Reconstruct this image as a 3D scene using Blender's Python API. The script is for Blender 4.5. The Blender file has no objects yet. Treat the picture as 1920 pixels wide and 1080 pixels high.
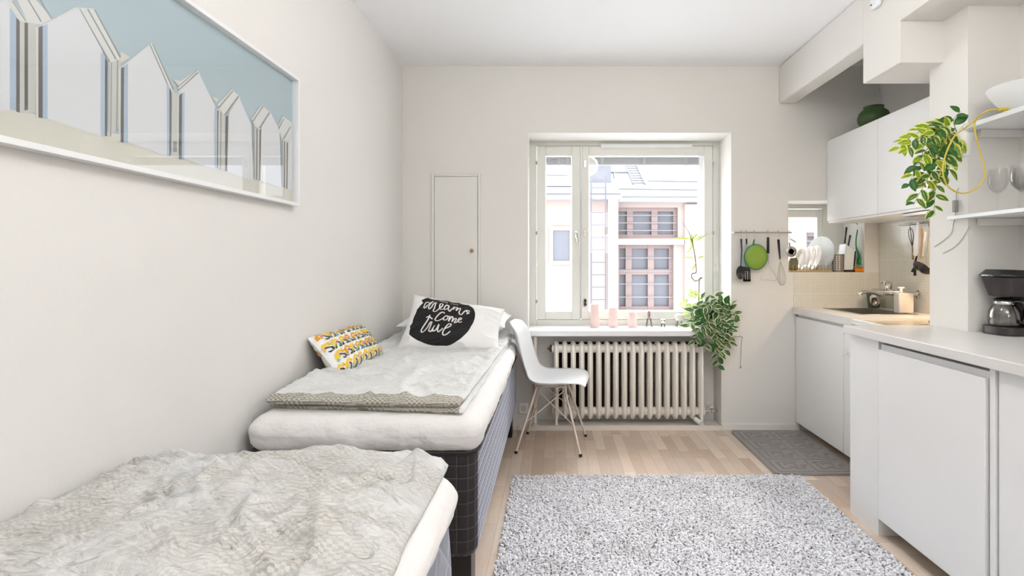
import bpy, math, random
from math import sin, cos, pi, sqrt, radians, atan2
from mathutils import Vector, Matrix, noise
random.seed(7)
SC = bpy.context.scene
COL = SC.collection

# ------------------------------------------------------------------ camera
F, CX, CY, CZ = 1000.0, 1040.0, 490.0, 1.24
cd = bpy.data.cameras.new('camera')
cam = bpy.data.objects.new('camera', cd); COL.objects.link(cam)
cam.location = (0, 0, CZ); cam.rotation_euler = (radians(90), 0, 0)
cd.sensor_width = 36; cd.lens = 36 * F / 1920
cd.shift_x = -(CX - 960) / 1920; cd.shift_y = -(540 - CY) / 1920
cd.clip_start = .02; cd.clip_end = 200
SC.camera = cam

# ------------------------------------------------------------------ world, lights, exposure
W = bpy.data.worlds.new('world'); SC.world = W; W.use_nodes = True
wn = W.node_tree
bg = wn.nodes['Background']
bg.inputs['Color'].default_value = (.93, .965, 1, 1)
bg.inputs['Strength'].default_value = 3.6
SC.view_settings.view_transform = 'Standard'; SC.view_settings.look = 'None'
SC.view_settings.gamma = 1; SC.view_settings.use_curve_mapping = False
SC.view_settings.exposure = 0.84

def area(name, loc, rot, sx, sy, power, color=(1, 1, 1), portal=False, spread=180):
    l = bpy.data.lights.new(name, 'AREA'); l.shape = 'RECTANGLE'; l.size = sx; l.size_y = sy
    l.energy = power; l.color = color; l.spread = radians(spread)
    if portal: l.cycles.is_portal = True
    o = bpy.data.objects.new(name, l); o.location = loc; o.rotation_euler = rot; COL.objects.link(o)
    return o
area('window_portal', (.55, 4.34, 1.46), (radians(-90), 0, 0), 1.5, 1.5, 1, portal=True)
area('rear_portal', (.9, -1.98, 1.8), (radians(90), 0, 0), .6, .8, 1, portal=True)
sl = bpy.data.lights.new('daylight', 'SUN'); sl.energy = 4.0; sl.angle = radians(50); sl.color = (.95, .97, 1)
so_ = bpy.data.objects.new('daylight', sl); COL.objects.link(so_); so_.rotation_euler = (radians(-52), 0, radians(-12))

# ------------------------------------------------------------------ helpers
def at(px, py, Y=None, X=None, Z=None):
    u = (px - CX) / F; v = (CY - py) / F
    if Y is None:
        Y = X / u if X is not None else (Z - CZ) / v
    return Vector((u * Y, Y, CZ + v * Y))

def lin(c):
    return tuple(((x / 255) / 12.92 if x / 255 <= .04045 else ((x / 255 + .055) / 1.055) ** 2.4) for x in c) + (1,)

def wloc(o):
    v = Vector((0, 0, 0))
    while o is not None:
        v = v + o.location; o = o.parent
    return v

class MB:
    def __init__(s): s.v = []; s.f = []; s.m = []; s.uv = []; s.M = None; s.hasuv = False
    def add(s, vs, fs, mi=0, uv=None):
        k = len(s.v)
        if s.M is not None: vs = [s.M @ Vector(p) for p in vs]
        s.v += [tuple(p) for p in vs]
        for i, f in enumerate(fs):
            s.f.append(tuple(k + j for j in f)); s.m.append(mi if isinstance(mi, int) else mi[i])
        s.uv += (uv if uv else [(0, 0)] * len(vs))
        if uv: s.hasuv = True
        return s
    def box(s, x0, x1, y0, y1, z0, z1, mi=0):
        return s.add([(x0,y0,z0),(x1,y0,z0),(x1,y1,z0),(x0,y1,z0),(x0,y0,z1),(x1,y0,z1),(x1,y1,z1),(x0,y1,z1)],
                     [(0,3,2,1),(4,5,6,7),(0,1,5,4),(1,2,6,5),(2,3,7,6),(3,0,4,7)], mi)
    def prism(s, poly, a, b, axis='z', mi=0):
        n = len(poly)
        def P(p, t):
            return {'z': (p[0], p[1], t), 'y': (p[0], t, p[1]), 'x': (t, p[0], p[1])}[axis]
        vs = [P(p, a) for p in poly] + [P(p, b) for p in poly]
        fs = [tuple(range(n))[::-1], tuple(range(n, 2*n))] + [(i, (i+1) % n, n+(i+1) % n, n+i) for i in range(n)]
        return s.add(vs, fs, mi)
    def tube(s, pts, r, n=8, closed=False, mi=0, flat=1.0):
        pts = [Vector(p) for p in pts]; m = len(pts)
        rs = r if isinstance(r, (list, tuple)) else [r] * m
        vs = []; prev = None
        for i in range(m):
            if closed: t = pts[(i+1) % m] - pts[i-1]
            else: t = pts[min(i+1, m-1)] - pts[max(i-1, 0)]
            if t.length < 1e-9: t = Vector((0, 0, 1))
            t.normalize()
            if prev is None:
                up = Vector((0, 0, 1)) if abs(t.z) < .9 else Vector((1, 0, 0))
                a = t.cross(up).normalized()
            else:
                a = (prev - t * prev.dot(t))
                a = a.normalized() if a.length > 1e-6 else t.orthogonal().normalized()
            prev = a; b = t.cross(a)
            for j in range(n):
                w = 2 * pi * j / n
                vs.append(pts[i] + (a * cos(w) + b * sin(w) * flat) * rs[i])
        fs = []
        for i in range(m if closed else m-1):
            for j in range(n):
                k2 = (i+1) % m
                fs.append((i*n+j, i*n+(j+1) % n, k2*n+(j+1) % n, k2*n+j))
        if not closed:
            fs.append(tuple(range(n))[::-1]); fs.append(tuple((m-1)*n+j for j in range(n)))
        return s.add(vs, fs, mi)
    def lathe(s, prof, c=(0, 0, 0), n=24, mi=0, M=None):
        vs = []; m = len(prof)
        for (r, z) in prof:
            for j in range(n):
                w = 2*pi*j/n
                p = Vector((r*cos(w), r*sin(w), z))
                if M is not None: p = M @ p
                vs.append(p + Vector(c))
        fs = [(i*n+j, i*n+(j+1) % n, (i+1)*n+(j+1) % n, (i+1)*n+j) for i in range(m-1) for j in range(n)]
        if prof[0][0] > 1e-5: fs.append(tuple(range(n))[::-1])
        if prof[-1][0] > 1e-5: fs.append(tuple((m-1)*n+j for j in range(n)))
        return s.add(vs, fs, mi)
    def grid(s, fn, nu, nv, mi=0, mf=None, flip=False):
        vs = []; uv = []
        for i in range(nu+1):
            for j in range(nv+1):
                vs.append(fn(i/nu, j/nv)); uv.append((i/nu, j/nv))
        fs = []; ms = []
        for i in range(nu):
            for j in range(nv):
                a = i*(nv+1)+j; q = (a, a+nv+1, a+nv+2, a+1)
                fs.append(q[::-1] if flip else q)
                ms.append(mf((i+.5)/nu, (j+.5)/nv) if mf else mi)
        return s.add(vs, fs, ms, uv)
    def build(s, name, mats, parent=None, smooth=None, bevel=0, seg=2, solid=0, sub=0, origin=None):
        me = bpy.data.meshes.new(name)
        if parent is not None: L = wloc(parent)
        elif origin is not None: L = Vector(origin)
        else:
            xs = [p[0] for p in s.v]; ys = [p[1] for p in s.v]; zs = [p[2] for p in s.v]
            L = Vector(((min(xs)+max(xs))/2, (min(ys)+max(ys))/2, min(zs)))
        me.from_pydata([(p[0]-L.x, p[1]-L.y, p[2]-L.z) for p in s.v], [], s.f)
        if not isinstance(mats, (list, tuple)): mats = [mats]
        for m in mats: me.materials.append(m)
        if len(mats) > 1: me.polygons.foreach_set('material_index', s.m)
        if s.hasuv:
            l = me.uv_layers.new(name='UVMap')
            idx = [0]*len(me.loops); me.loops.foreach_get('vertex_index', idx)
            l.data.foreach_set('uv', [c for i in idx for c in s.uv[i]])
        me.update(); me.validate()
        if smooth is not None:
            me.shade_smooth(); me.set_sharp_from_angle(angle=radians(smooth))
        o = bpy.data.objects.new(name, me); COL.objects.link(o)
        if parent is not None: o.parent = parent
        else: o.location = L
        if sub:
            d = o.modifiers.new('s', 'SUBSURF'); d.levels = d.render_levels = sub
        if solid:
            d = o.modifiers.new('t', 'SOLIDIFY'); d.thickness = solid; d.offset = 0
        if bevel:
            d = o.modifiers.new('b', 'BEVEL'); d.width = bevel; d.segments = seg; d.limit_method = 'ANGLE'; d.angle_limit = radians(35)
            d.harden_normals = False
            if smooth is None:
                me.shade_smooth(); me.set_sharp_from_angle(angle=radians(35))
        return o

def tag(o, label=None, cat=None, group=None, kind=None):
    if label: o['label'] = label
    if cat: o['category'] = cat
    if group: o['group'] = group
    if kind: o['kind'] = kind
    return o
def thing(name, loc, label, cat, group=None, kind=None):
    o = bpy.data.objects.new(name, None); COL.objects.link(o); o.location = loc; o.empty_display_size = .05
    return tag(o, label, cat, group, kind)
def struct(o, label=None): o['kind'] = 'structure'; 
def copy_tree(o, parent=None):
    c = o.copy(); COL.objects.link(c)
    if parent is not None: c.parent = parent
    for ch in list(o.children): copy_tree(ch, c)
    return c
def smoothpath(pts, k=6, closed=False):
    pts = [Vector(p) for p in pts]; out = []; n = len(pts)
    rng = range(n if closed else n-1)
    for i in rng:
        if closed: p0, p1, p2, p3 = pts[i-1], pts[i], pts[(i+1) % n], pts[(i+2) % n]
        else: p0, p1, p2, p3 = pts[max(i-1, 0)], pts[i], pts[i+1], pts[min(i+2, n-1)]
        for j in range(k):
            t = j/k
            out.append(.5*((2*p1)+(p2-p0)*t+(2*p0-5*p1+4*p2-p3)*t*t+(3*p1-p0-3*p2+p3)*t*t*t))
    if not closed: out.append(pts[-1])
    return out

# ------------------------------------------------------------------ materials
def mat(name, rgb, rough=.5, metal=0, bump=None, var=None, spec=None, sheen=0, trans=0, coat=0, emis=None, sss=0, stretch=None, alpha=None):
    m = bpy.data.materials.new(name); m.use_nodes = True
    nt = m.node_tree; b = nt.nodes['Principled BSDF']; N = nt.nodes.new; L = nt.links.new
    col = lin(rgb)
    b.inputs['Base Color'].default_value = col; b.inputs['Roughness'].default_value = rough
    b.inputs['Metallic'].default_value = metal
    if spec is not None: b.inputs['Specular IOR Level'].default_value = spec
    if sheen: b.inputs['Sheen Weight'].default_value = sheen; b.inputs['Sheen Roughness'].default_value = .4
    if trans: b.inputs['Transmission Weight'].default_value = trans
    if coat: b.inputs['Coat Weight'].default_value = coat
    if sss: b.inputs['Subsurface Weight'].default_value = sss; b.inputs['Subsurface Radius'].default_value = (.02, .015, .01)
    if emis: b.inputs['Emission Color'].default_value = lin(emis[0]); b.inputs['Emission Strength'].default_value = emis[1]
    tc = N('ShaderNodeTexCoord'); mp = N('ShaderNodeMapping'); L(tc.outputs['Object'], mp.inputs['Vector'])
    if stretch: mp.inputs['Scale'].default_value = stretch
    if var:   # (noise scale, amount)
        n = N('ShaderNodeTexNoise'); n.inputs['Scale'].default_value = var[0]; n.inputs['Detail'].default_value = 5
        L(mp.outputs[0], n.inputs['Vector'])
        mr = N('ShaderNodeMapRange'); mr.inputs['To Min'].default_value = 1-var[1]; mr.inputs['To Max'].default_value = 1+var[1]
        L(n.outputs['Fac'], mr.inputs['Value'])
        hs = N('ShaderNodeHueSaturation'); hs.inputs['Color'].default_value = col
        L(mr.outputs[0], hs.inputs['Value']); L(hs.outputs[0], b.inputs['Base Color'])
    if bump:  # (noise scale, strength, distance)
        n = N('ShaderNodeTexNoise'); n.inputs['Scale'].default_value = bump[0]; n.inputs['Detail'].default_value = 4
        L(mp.outputs[0], n.inputs['Vector'])
        bu = N('ShaderNodeBump'); bu.inputs['Strength'].default_value = bump[1]; bu.inputs['Distance'].default_value = bump[2]
        L(n.outputs['Fac'], bu.inputs['Height']); L(bu.outputs[0], b.inputs['Normal'])
    return m
def nodes(m): return m.node_tree, m.node_tree.nodes['Principled BSDF']

M = {}
M['wall'] = mat('wall_paint', (229, 227, 224), .85, bump=(180, .25, .002), stretch=(1, 1, .35), var=(1.2, .012))
M['wall_smooth'] = mat('smooth_wall_paint', (229, 226, 221), .8, bump=(60, .12, .002), var=(1.5, .01))
M['ceiling'] = mat('ceiling_paint', (247, 248, 250), .9, bump=(90, .08, .001))
M['white'] = mat('white_lacquer', (236, 237, 238), .35, var=(2, .006))
M['cab'] = mat('cabinet_white', (243, 243, 243), .32, var=(2, .006))
M['wood_white'] = mat('window_paint', (226, 226, 219), .4, bump=(50, .05, .001))
M['sill'] = mat('sill_paint', (238, 239, 240), .3)
M['counter'] = mat('countertop', (226, 223, 220), .28, var=(160, .02))
M['rad'] = mat('radiator_enamel', (250, 245, 237), .4, bump=(120, .08, .001))
M['chrome'] = mat('chrome', (215, 215, 212), .12, 1)
M['steel'] = mat('brushed_steel', (180, 178, 172), .32, 1, bump=(300, .1, .0005))
M['black'] = mat('black_plastic', (22, 21, 22), .35)
M['blackgloss'] = mat('gloss_black_plastic', (16, 15, 15), .12, coat=.4)
M['darkmetal'] = mat('dark_grey_plastic', (58, 54, 54), .3, .3)
M['plastic'] = mat('white_plastic', (238, 240, 243), .3, coat=.2)
M['legpaint'] = mat('cream_metal', (222, 208, 196), .35, .1)
M['sheet'] = mat('white_sheet', (230, 227, 225), .9, sheen=.1, bump=(9, .8, .02), stretch=(1, .6, 1.6))
M['pillowcase'] = mat('pillowcase', (240, 239, 238), .75, bump=(20, .3, .006))
M['print'] = mat('black_print', (15, 15, 17), .75, bump=(50, .1, .001))
M['lettering'] = mat('white_lettering', (226, 222, 220), .7)
M['orange'] = mat('orange_sponge', (236, 130, 30), .9, bump=(200, .6, .002))
M['green'] = mat('green_plastic', (28, 140, 70), .35)
M['lime'] = mat('lime_plastic', (128, 160, 52), .4, var=(30, .06))
M['teal'] = mat('teal_green_rim', (24, 122, 84), .3)
M['vase'] = mat('olive_green_ceramic', (62, 88, 48), .5, var=(12, .15), bump=(30, .15, .003))
M['olive'] = mat('olive_jar', (112, 105, 70), .3)
M['gold'] = mat('bamboo_tray', (178, 150, 92), .45, var=(40, .12))
M['porcelain'] = mat('porcelain', (228, 222, 212), .15, coat=.3)
M['wood'] = mat('light_wood', (214, 170, 118), .5, var=(50, .1))
M['candle'] = mat('candle_wax', (247, 222, 217), .5, sss=.5)
M['blush'] = mat('blush_wood', (158, 132, 128), .5)
M['yellowcable'] = mat('yellow_cable', (214, 188, 70), .5)
M['cord'] = mat('white_cord', (214, 212, 206), .5)
M['greycord'] = mat('grey_cord', (150, 146, 140), .5)
M['soil'] = mat('soil', (60, 46, 36), .9)
M['stem'] = mat('plant_stem', (122, 138, 70), .5)
M['brownstem'] = mat('brown_stem', (140, 122, 96), .6)
M['outwall'] = mat('facade_render', (136, 122, 117), .9, bump=(30, .1, .004))
M['outpale'] = mat('facade_pilaster', (160, 150, 146), .9)
M['outroof'] = mat('roof_metal', (142, 144, 150), .6)
M['outline'] = mat('roof_seam_metal', (76, 78, 86), .6)
M['outframe'] = mat('facade_window_frame', (112, 96, 94), .6)
M['outglass'] = mat('facade_window_glass', (84, 86, 94), .5)
M['outbar'] = mat('facade_bars', (110, 106, 108), .6)
M['hob'] = mat('hob_surface', (176, 164, 140), .2)
M['brass'] = mat('old_brass', (150, 128, 96), .35, .8)
M['boxlabel'] = mat('speckled_dispenser', (222, 214, 206), .5, var=(120, .12))
M['pot'] = mat('white_pot', (236, 238, 236), .3)
M['curb'] = mat('curb_paint', (224, 217, 208), .5)

def glass_mat(name, tint=(1, 1, 1), fac=.06, rough=.02, fk=.45):
    m = bpy.data.materials.new(name); m.use_nodes = True; nt = m.node_tree; nt.nodes.clear()
    o = nt.nodes.new('ShaderNodeOutputMaterial'); mx = nt.nodes.new('ShaderNodeMixShader')
    t = nt.nodes.new('ShaderNodeBsdfTransparent'); t.inputs['Color'].default_value = tint + (1,)
    g = nt.nodes.new('ShaderNodeBsdfGlossy'); g.inputs['Roughness'].default_value = rough
    lw = nt.nodes.new('ShaderNodeLayerWeight'); lw.inputs['Blend'].default_value = .3
    ma = nt.nodes.new('ShaderNodeMath'); ma.operation = 'MULTIPLY_ADD'; ma.inputs[1].default_value = fk; ma.inputs[2].default_value = fac
    nt.links.new(lw.outputs['Fresnel'], ma.inputs[0]); nt.links.new(ma.outputs[0], mx.inputs[0])
    nt.links.new(t.outputs[0], mx.inputs[1]); nt.links.new(g.outputs[0], mx.inputs[2]); nt.links.new(mx.outputs[0], o.inputs['Surface'])
    return m
M['glass'] = glass_mat('window_glass', fac=.01, fk=.3)
M['picglass'] = glass_mat('picture_glass', fac=.01, fk=.12)
M['drinkglass'] = glass_mat('drinking_glass', (.99, .99, .99), fac=.015, fk=.13)
M['carafe'] = glass_mat('carafe_glass', (.82, .8, .78), fac=.08)
M['greenglass'] = glass_mat('green_tumbler_glass', (.45, .55, .38), fac=.08)

# parquet
def parquet():
    m = bpy.data.materials.new('oak_parquet'); m.use_nodes = True; nt, b = nodes(m); N = nt.nodes.new; L = nt.links.new
    tc = N('ShaderNodeTexCoord'); mp = N('ShaderNodeMapping'); mp.inputs['Rotation'].default_value = (0, 0, radians(90))
    L(tc.outputs['Object'], mp.inputs[0])
    br = N('ShaderNodeTexBrick'); br.offset = .37; br.offset_frequency = 2; br.squash = .8; br.squash_frequency = 3
    br.inputs['Scale'].default_value = 1; br.inputs['Brick Width'].default_value = .42; br.inputs['Row Height'].default_value = .068
    br.inputs['Mortar Size'].default_value = .0008; br.inputs['Mortar Smooth'].default_value = .3; br.inputs['Bias'].default_value = 0
    br.inputs['Color1'].default_value = lin((226, 206, 186)); br.inputs['Color2'].default_value = lin((192, 166, 144)); br.inputs['Mortar'].default_value = lin((158, 130, 106))
    L(mp.outputs[0], br.inputs['Vector'])
    gm = N('ShaderNodeMapping'); gm.inputs['Scale'].default_value = (2.2, 26, 1); L(mp.outputs[0], gm.inputs[0])
    n = N('ShaderNodeTexNoise'); n.inputs['Scale'].default_value = 5; n.inputs['Detail'].default_value = 7; n.inputs['Distortion'].default_value = .6
    L(gm.outputs[0], n.inputs['Vector'])
    mr = N('ShaderNodeMapRange'); mr.inputs['To Min'].default_value = .86; mr.inputs['To Max'].default_value = 1.12; L(n.outputs['Fac'], mr.inputs['Value'])
    n2 = N('ShaderNodeTexNoise'); n2.inputs['Scale'].default_value = 3.1; L(mp.outputs[0], n2.inputs['Vector'])
    mr2 = N('ShaderNodeMapRange'); mr2.inputs['To Min'].default_value = .6; mr2.inputs['To Max'].default_value = 1.1; L(n2.outputs['Fac'], mr2.inputs['Value'])
    hs = N('ShaderNodeHueSaturation'); L(br.outputs['Color'], hs.inputs['Color']); L(mr.outputs[0], hs.inputs['Value']); L(mr2.outputs[0], hs.inputs['Saturation'])
    L(hs.outputs[0], b.inputs['Base Color']); b.inputs['Roughness'].default_value = .42
    return m
M['floor'] = parquet()

def tiles():
    m = bpy.data.materials.new('mosaic_tiles'); m.use_nodes = True; nt, b = nodes(m); N = nt.nodes.new; L = nt.links.new
    tc = N('ShaderNodeTexCoord'); sp = N('ShaderNodeSeparateXYZ'); cb = N('ShaderNodeCombineXYZ'); ad = N('ShaderNodeMath')
    L(tc.outputs['Object'], sp.inputs[0]); L(sp.outputs['X'], ad.inputs[0]); L(sp.outputs['Y'], ad.inputs[1])
    L(ad.outputs[0], cb.inputs['X']); L(sp.outputs['Z'], cb.inputs['Y'])
    def brick(w, h, mo, off):
        br = N('ShaderNodeTexBrick'); br.offset = off; br.inputs['Scale'].default_value = 1; br.inputs['Brick Width'].default_value = w
        br.inputs['Row Height'].default_value = h; br.inputs['Mortar Size'].default_value = mo; br.inputs['Mortar Smooth'].default_value = .4
        L(cb.outputs[0], br.inputs['Vector']); return br
    b1 = brick(.0165, .0165, .0016, 0); b2 = brick(.2, .25, .0022, 0)
    for q, c1 in ((b1, (229, 226, 217)), ):
        q.inputs['Color1'].default_value = lin(c1); q.inputs['Color2'].default_value = lin((224, 221, 210)); q.inputs['Mortar'].default_value = lin((208, 204, 190))
    mx = N('ShaderNodeMixRGB'); L(b2.outputs['Fac'], mx.inputs['Fac']); L(b1.outputs['Color'], mx.inputs['Color1']); mx.inputs['Color2'].default_value = lin((236, 232, 222))
    L(mx.outputs[0], b.inputs['Base Color']); b.inputs['Roughness'].default_value = .16
    bu = N('ShaderNodeBump'); bu.inputs['Strength'].default_value = .5; bu.inputs['Distance'].default_value = .0015; bu.invert = True
    L(b1.outputs['Fac'], bu.inputs['Height']); L(bu.outputs[0], b.inputs['Normal'])
    return m
M['tiles'] = tiles()

def plaid(name, base, line, sheen_w, tint, sx=.045, quilt=False, rough=.8):
    m = bpy.data.materials.new(name); m.use_nodes = True; nt, b = nodes(m); N = nt.nodes.new; L = nt.links.new
    tc = N('ShaderNodeTexCoord'); sp = N('ShaderNodeSeparateXYZ'); L(tc.outputs['Object'], sp.inputs[0])
    ad = N('ShaderNodeMath'); L(sp.outputs['X'], ad.inputs[0]); L(sp.outputs['Y'], ad.inputs[1])
    src = [ad.outputs[0], sp.outputs['Z']]
    if quilt:
        p = N('ShaderNodeMath'); L(ad.outputs[0], p.inputs[0]); L(sp.outputs['Z'], p.inputs[1])
        q = N('ShaderNodeMath'); q.operation = 'SUBTRACT'; L(ad.outputs[0], q.inputs[0]); L(sp.outputs['Z'], q.inputs[1]); src = [p.outputs[0], q.outputs[0]]
    outs = []
    for s_ in src:
        d = N('ShaderNodeMath'); d.operation = 'DIVIDE'; d.inputs[1].default_value = sx; L(s_, d.inputs[0])
        fr = N('ShaderNodeMath'); fr.operation = 'FRACT'; L(d.outputs[0], fr.inputs[0])
        su = N('ShaderNodeMath'); su.operation = 'SUBTRACT'; su.inputs[1].default_value = .5; L(fr.outputs[0], su.inputs[0])
        ab = N('ShaderNodeMath'); ab.operation = 'ABSOLUTE'; L(su.outputs[0], ab.inputs[0]); outs.append(ab.outputs[0])
    mx = N('ShaderNodeMath'); mx.operation = 'MINIMUM'; L(outs[0], mx.inputs[0]); L(outs[1], mx.inputs[1])
    mr = N('ShaderNodeMapRange'); mr.inputs['From Min'].default_value = .01; mr.inputs['From Max'].default_value = .035 if not quilt else .02
    L(mx.outputs[0], mr.inputs['Value'])
    mc = N('ShaderNodeMixRGB'); L(mr.outputs[0], mc.inputs['Fac']); mc.inputs['Color1'].default_value = lin(line); mc.inputs['Color2'].default_value = lin(base)
    L(mc.outputs[0], b.inputs['Base Color']); b.inputs['Roughness'].default_value = rough
    b.inputs['Sheen Weight'].default_value = sheen_w; b.inputs['Sheen Roughness'].default_value = .25; b.inputs['Sheen Tint'].default_value = lin(tint)
    mr2 = N('ShaderNodeMapRange'); mr2.interpolation_type = 'SMOOTHSTEP'; mr2.inputs['From Max'].default_value = .18; L(mx.outputs[0], mr2.inputs['Value'])
    n = N('ShaderNodeTexNoise'); n.inputs['Scale'].default_value = 400; L(tc.outputs['Object'], n.inputs['Vector'])
    ma = N('ShaderNodeMath'); ma.operation = 'MULTIPLY_ADD'; ma.inputs[1].default_value = .15; L(n.outputs['Fac'], ma.inputs[0]); L(mr2.outputs[0], ma.inputs[2])
    bu = N('ShaderNodeBump'); bu.inputs['Strength'].default_value = .5; bu.inputs['Distance'].default_value = .004
    L(ma.outputs[0], bu.inputs['Height']); L(bu.outputs[0], b.inputs['Normal'])
    return m
M['boxplaid'] = plaid('charcoal_plaid_fabric', (38, 33, 34), (84, 78, 80), 1.0, (215, 218, 232))
M['boxquilt'] = plaid('blue_grey_quilted_fabric', (138, 140, 150), (176, 178, 186), .6, (220, 222, 235), sx=.16, quilt=True)

def duvet_mat(name, c1, c2, pale, palefac, wr=.6, warp=.01):
    m = bpy.data.materials.new(name); m.use_nodes = True; nt, b = nodes(m); N = nt.nodes.new; L = nt.links.new
    tc = N('ShaderNodeTexCoord'); sp = N('ShaderNodeSeparateXYZ'); L(tc.outputs['Object'], sp.inputs[0])
    # follow the cloth: height runs on into the length, so hanging edges keep their checks
    ad = N('ShaderNodeMath'); L(sp.outputs['Y'], ad.inputs[0]); L(sp.outputs['Z'], ad.inputs[1])
    cb = N('ShaderNodeCombineXYZ'); L(sp.outputs['X'], cb.inputs['X']); L(ad.outputs[0], cb.inputs['Y'])
    wn_ = N('ShaderNodeTexNoise'); wn_.inputs['Scale'].default_value = 7; wn_.inputs['Detail'].default_value = 3; L(tc.outputs['Object'], wn_.inputs['Vector'])
    vm = N('ShaderNodeVectorMath'); vm.operation = 'MULTIPLY_ADD'; vm.inputs[1].default_value = (warp, warp, 0); L(wn_.outputs['Color'], vm.inputs[0]); L(cb.outputs[0], vm.inputs[2]); cb = vm
    ck = N('ShaderNodeTexChecker'); ck.inputs['Scale'].default_value = 110; L(cb.outputs[0], ck.inputs['Vector'])
    ck2 = N('ShaderNodeTexChecker'); ck2.inputs['Scale'].default_value = 13; L(cb.outputs[0], ck2.inputs['Vector'])
    ck3 = N('ShaderNodeTexBrick'); ck3.inputs['Scale'].default_value = 1; ck3.inputs['Brick Width'].default_value = .045; ck3.inputs['Row Height'].default_value = .0105; ck3.inputs['Mortar Size'].default_value = .0022
    ck3.inputs['Color1'].default_value = (1, 1, 1, 1); ck3.inputs['Color2'].default_value = (.7, .7, .7, 1); ck3.inputs['Mortar'].default_value = (0, 0, 0, 1); L(cb.outputs[0], ck3.inputs['Vector'])
    mxp = N('ShaderNodeMixRGB'); L(ck2.outputs['Fac'], mxp.inputs['Fac']); L(ck.outputs['Fac'], mxp.inputs['Color1']); L(ck3.outputs['Color'], mxp.inputs['Color2'])
    mc = N('ShaderNodeMixRGB'); L(mxp.outputs[0], mc.inputs['Fac']); mc.inputs['Color1'].default_value = lin(c1); mc.inputs['Color2'].default_value = lin(c2)
    n = N('ShaderNodeTexNoise'); n.inputs['Scale'].default_value = 3.5; n.inputs['Detail'].default_value = 6; n.inputs['Distortion'].default_value = 1.2; L(tc.outputs['Object'], n.inputs['Vector'])
    mr = N('ShaderNodeMapRange'); mr.inputs['From Min'].default_value = .38; mr.inputs['From Max'].default_value = .62
    mr.inputs['To Min'].default_value = max(0, palefac-.3); mr.inputs['To Max'].default_value = min(1, palefac+.12); L(n.outputs['Fac'], mr.inputs['Value'])
    mp = N('ShaderNodeMixRGB'); L(mr.outputs[0], mp.inputs['Fac']); L(mc.outputs[0], mp.inputs['Color1']); mp.inputs['Color2'].default_value = lin(pale)
    L(mp.outputs[0], b.inputs['Base Color']); b.inputs['Roughness'].default_value = .92; b.inputs['Sheen Weight'].default_value = .1
    w = N('ShaderNodeTexNoise'); w.inputs['Scale'].default_value = 9; w.inputs['Detail'].default_value = 6; w.inputs['Distortion'].default_value = 2.5
    mpp = N('ShaderNodeMapping'); mpp.inputs['Scale'].default_value = (1.0, 2.6, 1); mpp.inputs['Rotation'].default_value = (0, 0, .25); L(tc.outputs['Object'], mpp.inputs[0]); L(mpp.outputs[0], w.inputs['Vector'])
    bu = N('ShaderNodeBump'); bu.inputs['Strength'].default_value = wr; bu.inputs['Distance'].default_value = .02
    L(w.outputs['Fac'], bu.inputs['Height']); L(bu.outputs[0], b.inputs['Normal'])
    return m
M['duvet_near'] = duvet_mat('washed_check_duvet', (140, 126, 100), (198, 192, 180), (211, 211, 210), .86, 1.0, .09)
M['duvet_top'] = duvet_mat('pale_duvet', (206, 207, 204), (221, 222, 220), (224, 225, 223), .7, .6)
M['duvet_check'] = duvet_mat('greige_check_duvet', (132, 128, 115), (194, 189, 178), (196, 191, 180), .12, .2)

def leaf_mat(name, green, edge, mode='edge'):
    m = bpy.data.materials.new(name); m.use_nodes = True; nt, b = nodes(m); N = nt.nodes.new; L = nt.links.new
    uv = N('ShaderNodeUVMap'); sp = N('ShaderNodeSeparateXYZ'); L(uv.outputs[0], sp.inputs[0])
    n = N('ShaderNodeTexNoise'); n.inputs['Scale'].default_value = 30; tc = N('ShaderNodeTexCoord'); L(tc.outputs['Object'], n.inputs['Vector'])
    s1 = N('ShaderNodeMath'); s1.operation = 'SUBTRACT'; L(sp.outputs['X'], s1.inputs[0]); s1.inputs[1].default_value = .5
    a = N('ShaderNodeMath'); a.operation = 'ABSOLUTE'; L(s1.outputs[0], a.inputs[0])
    ma = N('ShaderNodeMath'); ma.operation = 'MULTIPLY_ADD'; ma.inputs[1].default_value = .3; L(n.outputs['Fac'], ma.inputs[0]); L(a.outputs[0], ma.inputs[2])
    cr = N('ShaderNodeValToRGB'); L(ma.outputs[0], cr.inputs[0]); e = cr.color_ramp.elements
    if mode == 'edge':
        e[0].position = .13; e[0].color = lin(edge); e[1].position = .2; e[1].color = lin(green)
        q = cr.color_ramp.elements.new(.44); q.color = lin(green)
        q = cr.color_ramp.elements.new(.5); q.color = lin(edge)
    else:
        e[0].position = .2; e[0].color = lin(edge); e[1].position = .5; e[1].color = lin(green)
    ob = N('ShaderNodeTexNoise'); ob.inputs['Scale'].default_value = 9; L(tc.outputs['Object'], ob.inputs['Vector'])
    mr = N('ShaderNodeMapRange'); mr.inputs['To Min'].default_value = .7; mr.inputs['To Max'].default_value = 1.35; L(ob.outputs['Fac'], mr.inputs['Value'])
    hs = N('ShaderNodeHueSaturation'); L(cr.outputs[0], hs.inputs['Color']); L(mr.outputs[0], hs.inputs['Value'])
    L(hs.outputs[0], b.inputs['Base Color']); b.inputs['Roughness'].default_value = .35
    b.inputs['Subsurface Weight'].default_value = 0
    tr = N('ShaderNodeBsdfTranslucent'); L(hs.outputs[0], tr.inputs['Color'])
    ms = N('ShaderNodeMixShader'); ms.inputs[0].default_value = .3; out = nt.nodes['Material Output']
    L(b.outputs[0], ms.inputs[1]); L(tr.outputs[0], ms.inputs[2]); L(ms.outputs[0], out.inputs['Surface'])
    return m
M['leaf_var'] = leaf_mat('variegated_leaf', (66, 110, 40), (214, 222, 140))
M['leaf_yellow'] = leaf_mat('yellow_green_leaf', (120, 160, 36), (226, 222, 90))
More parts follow.
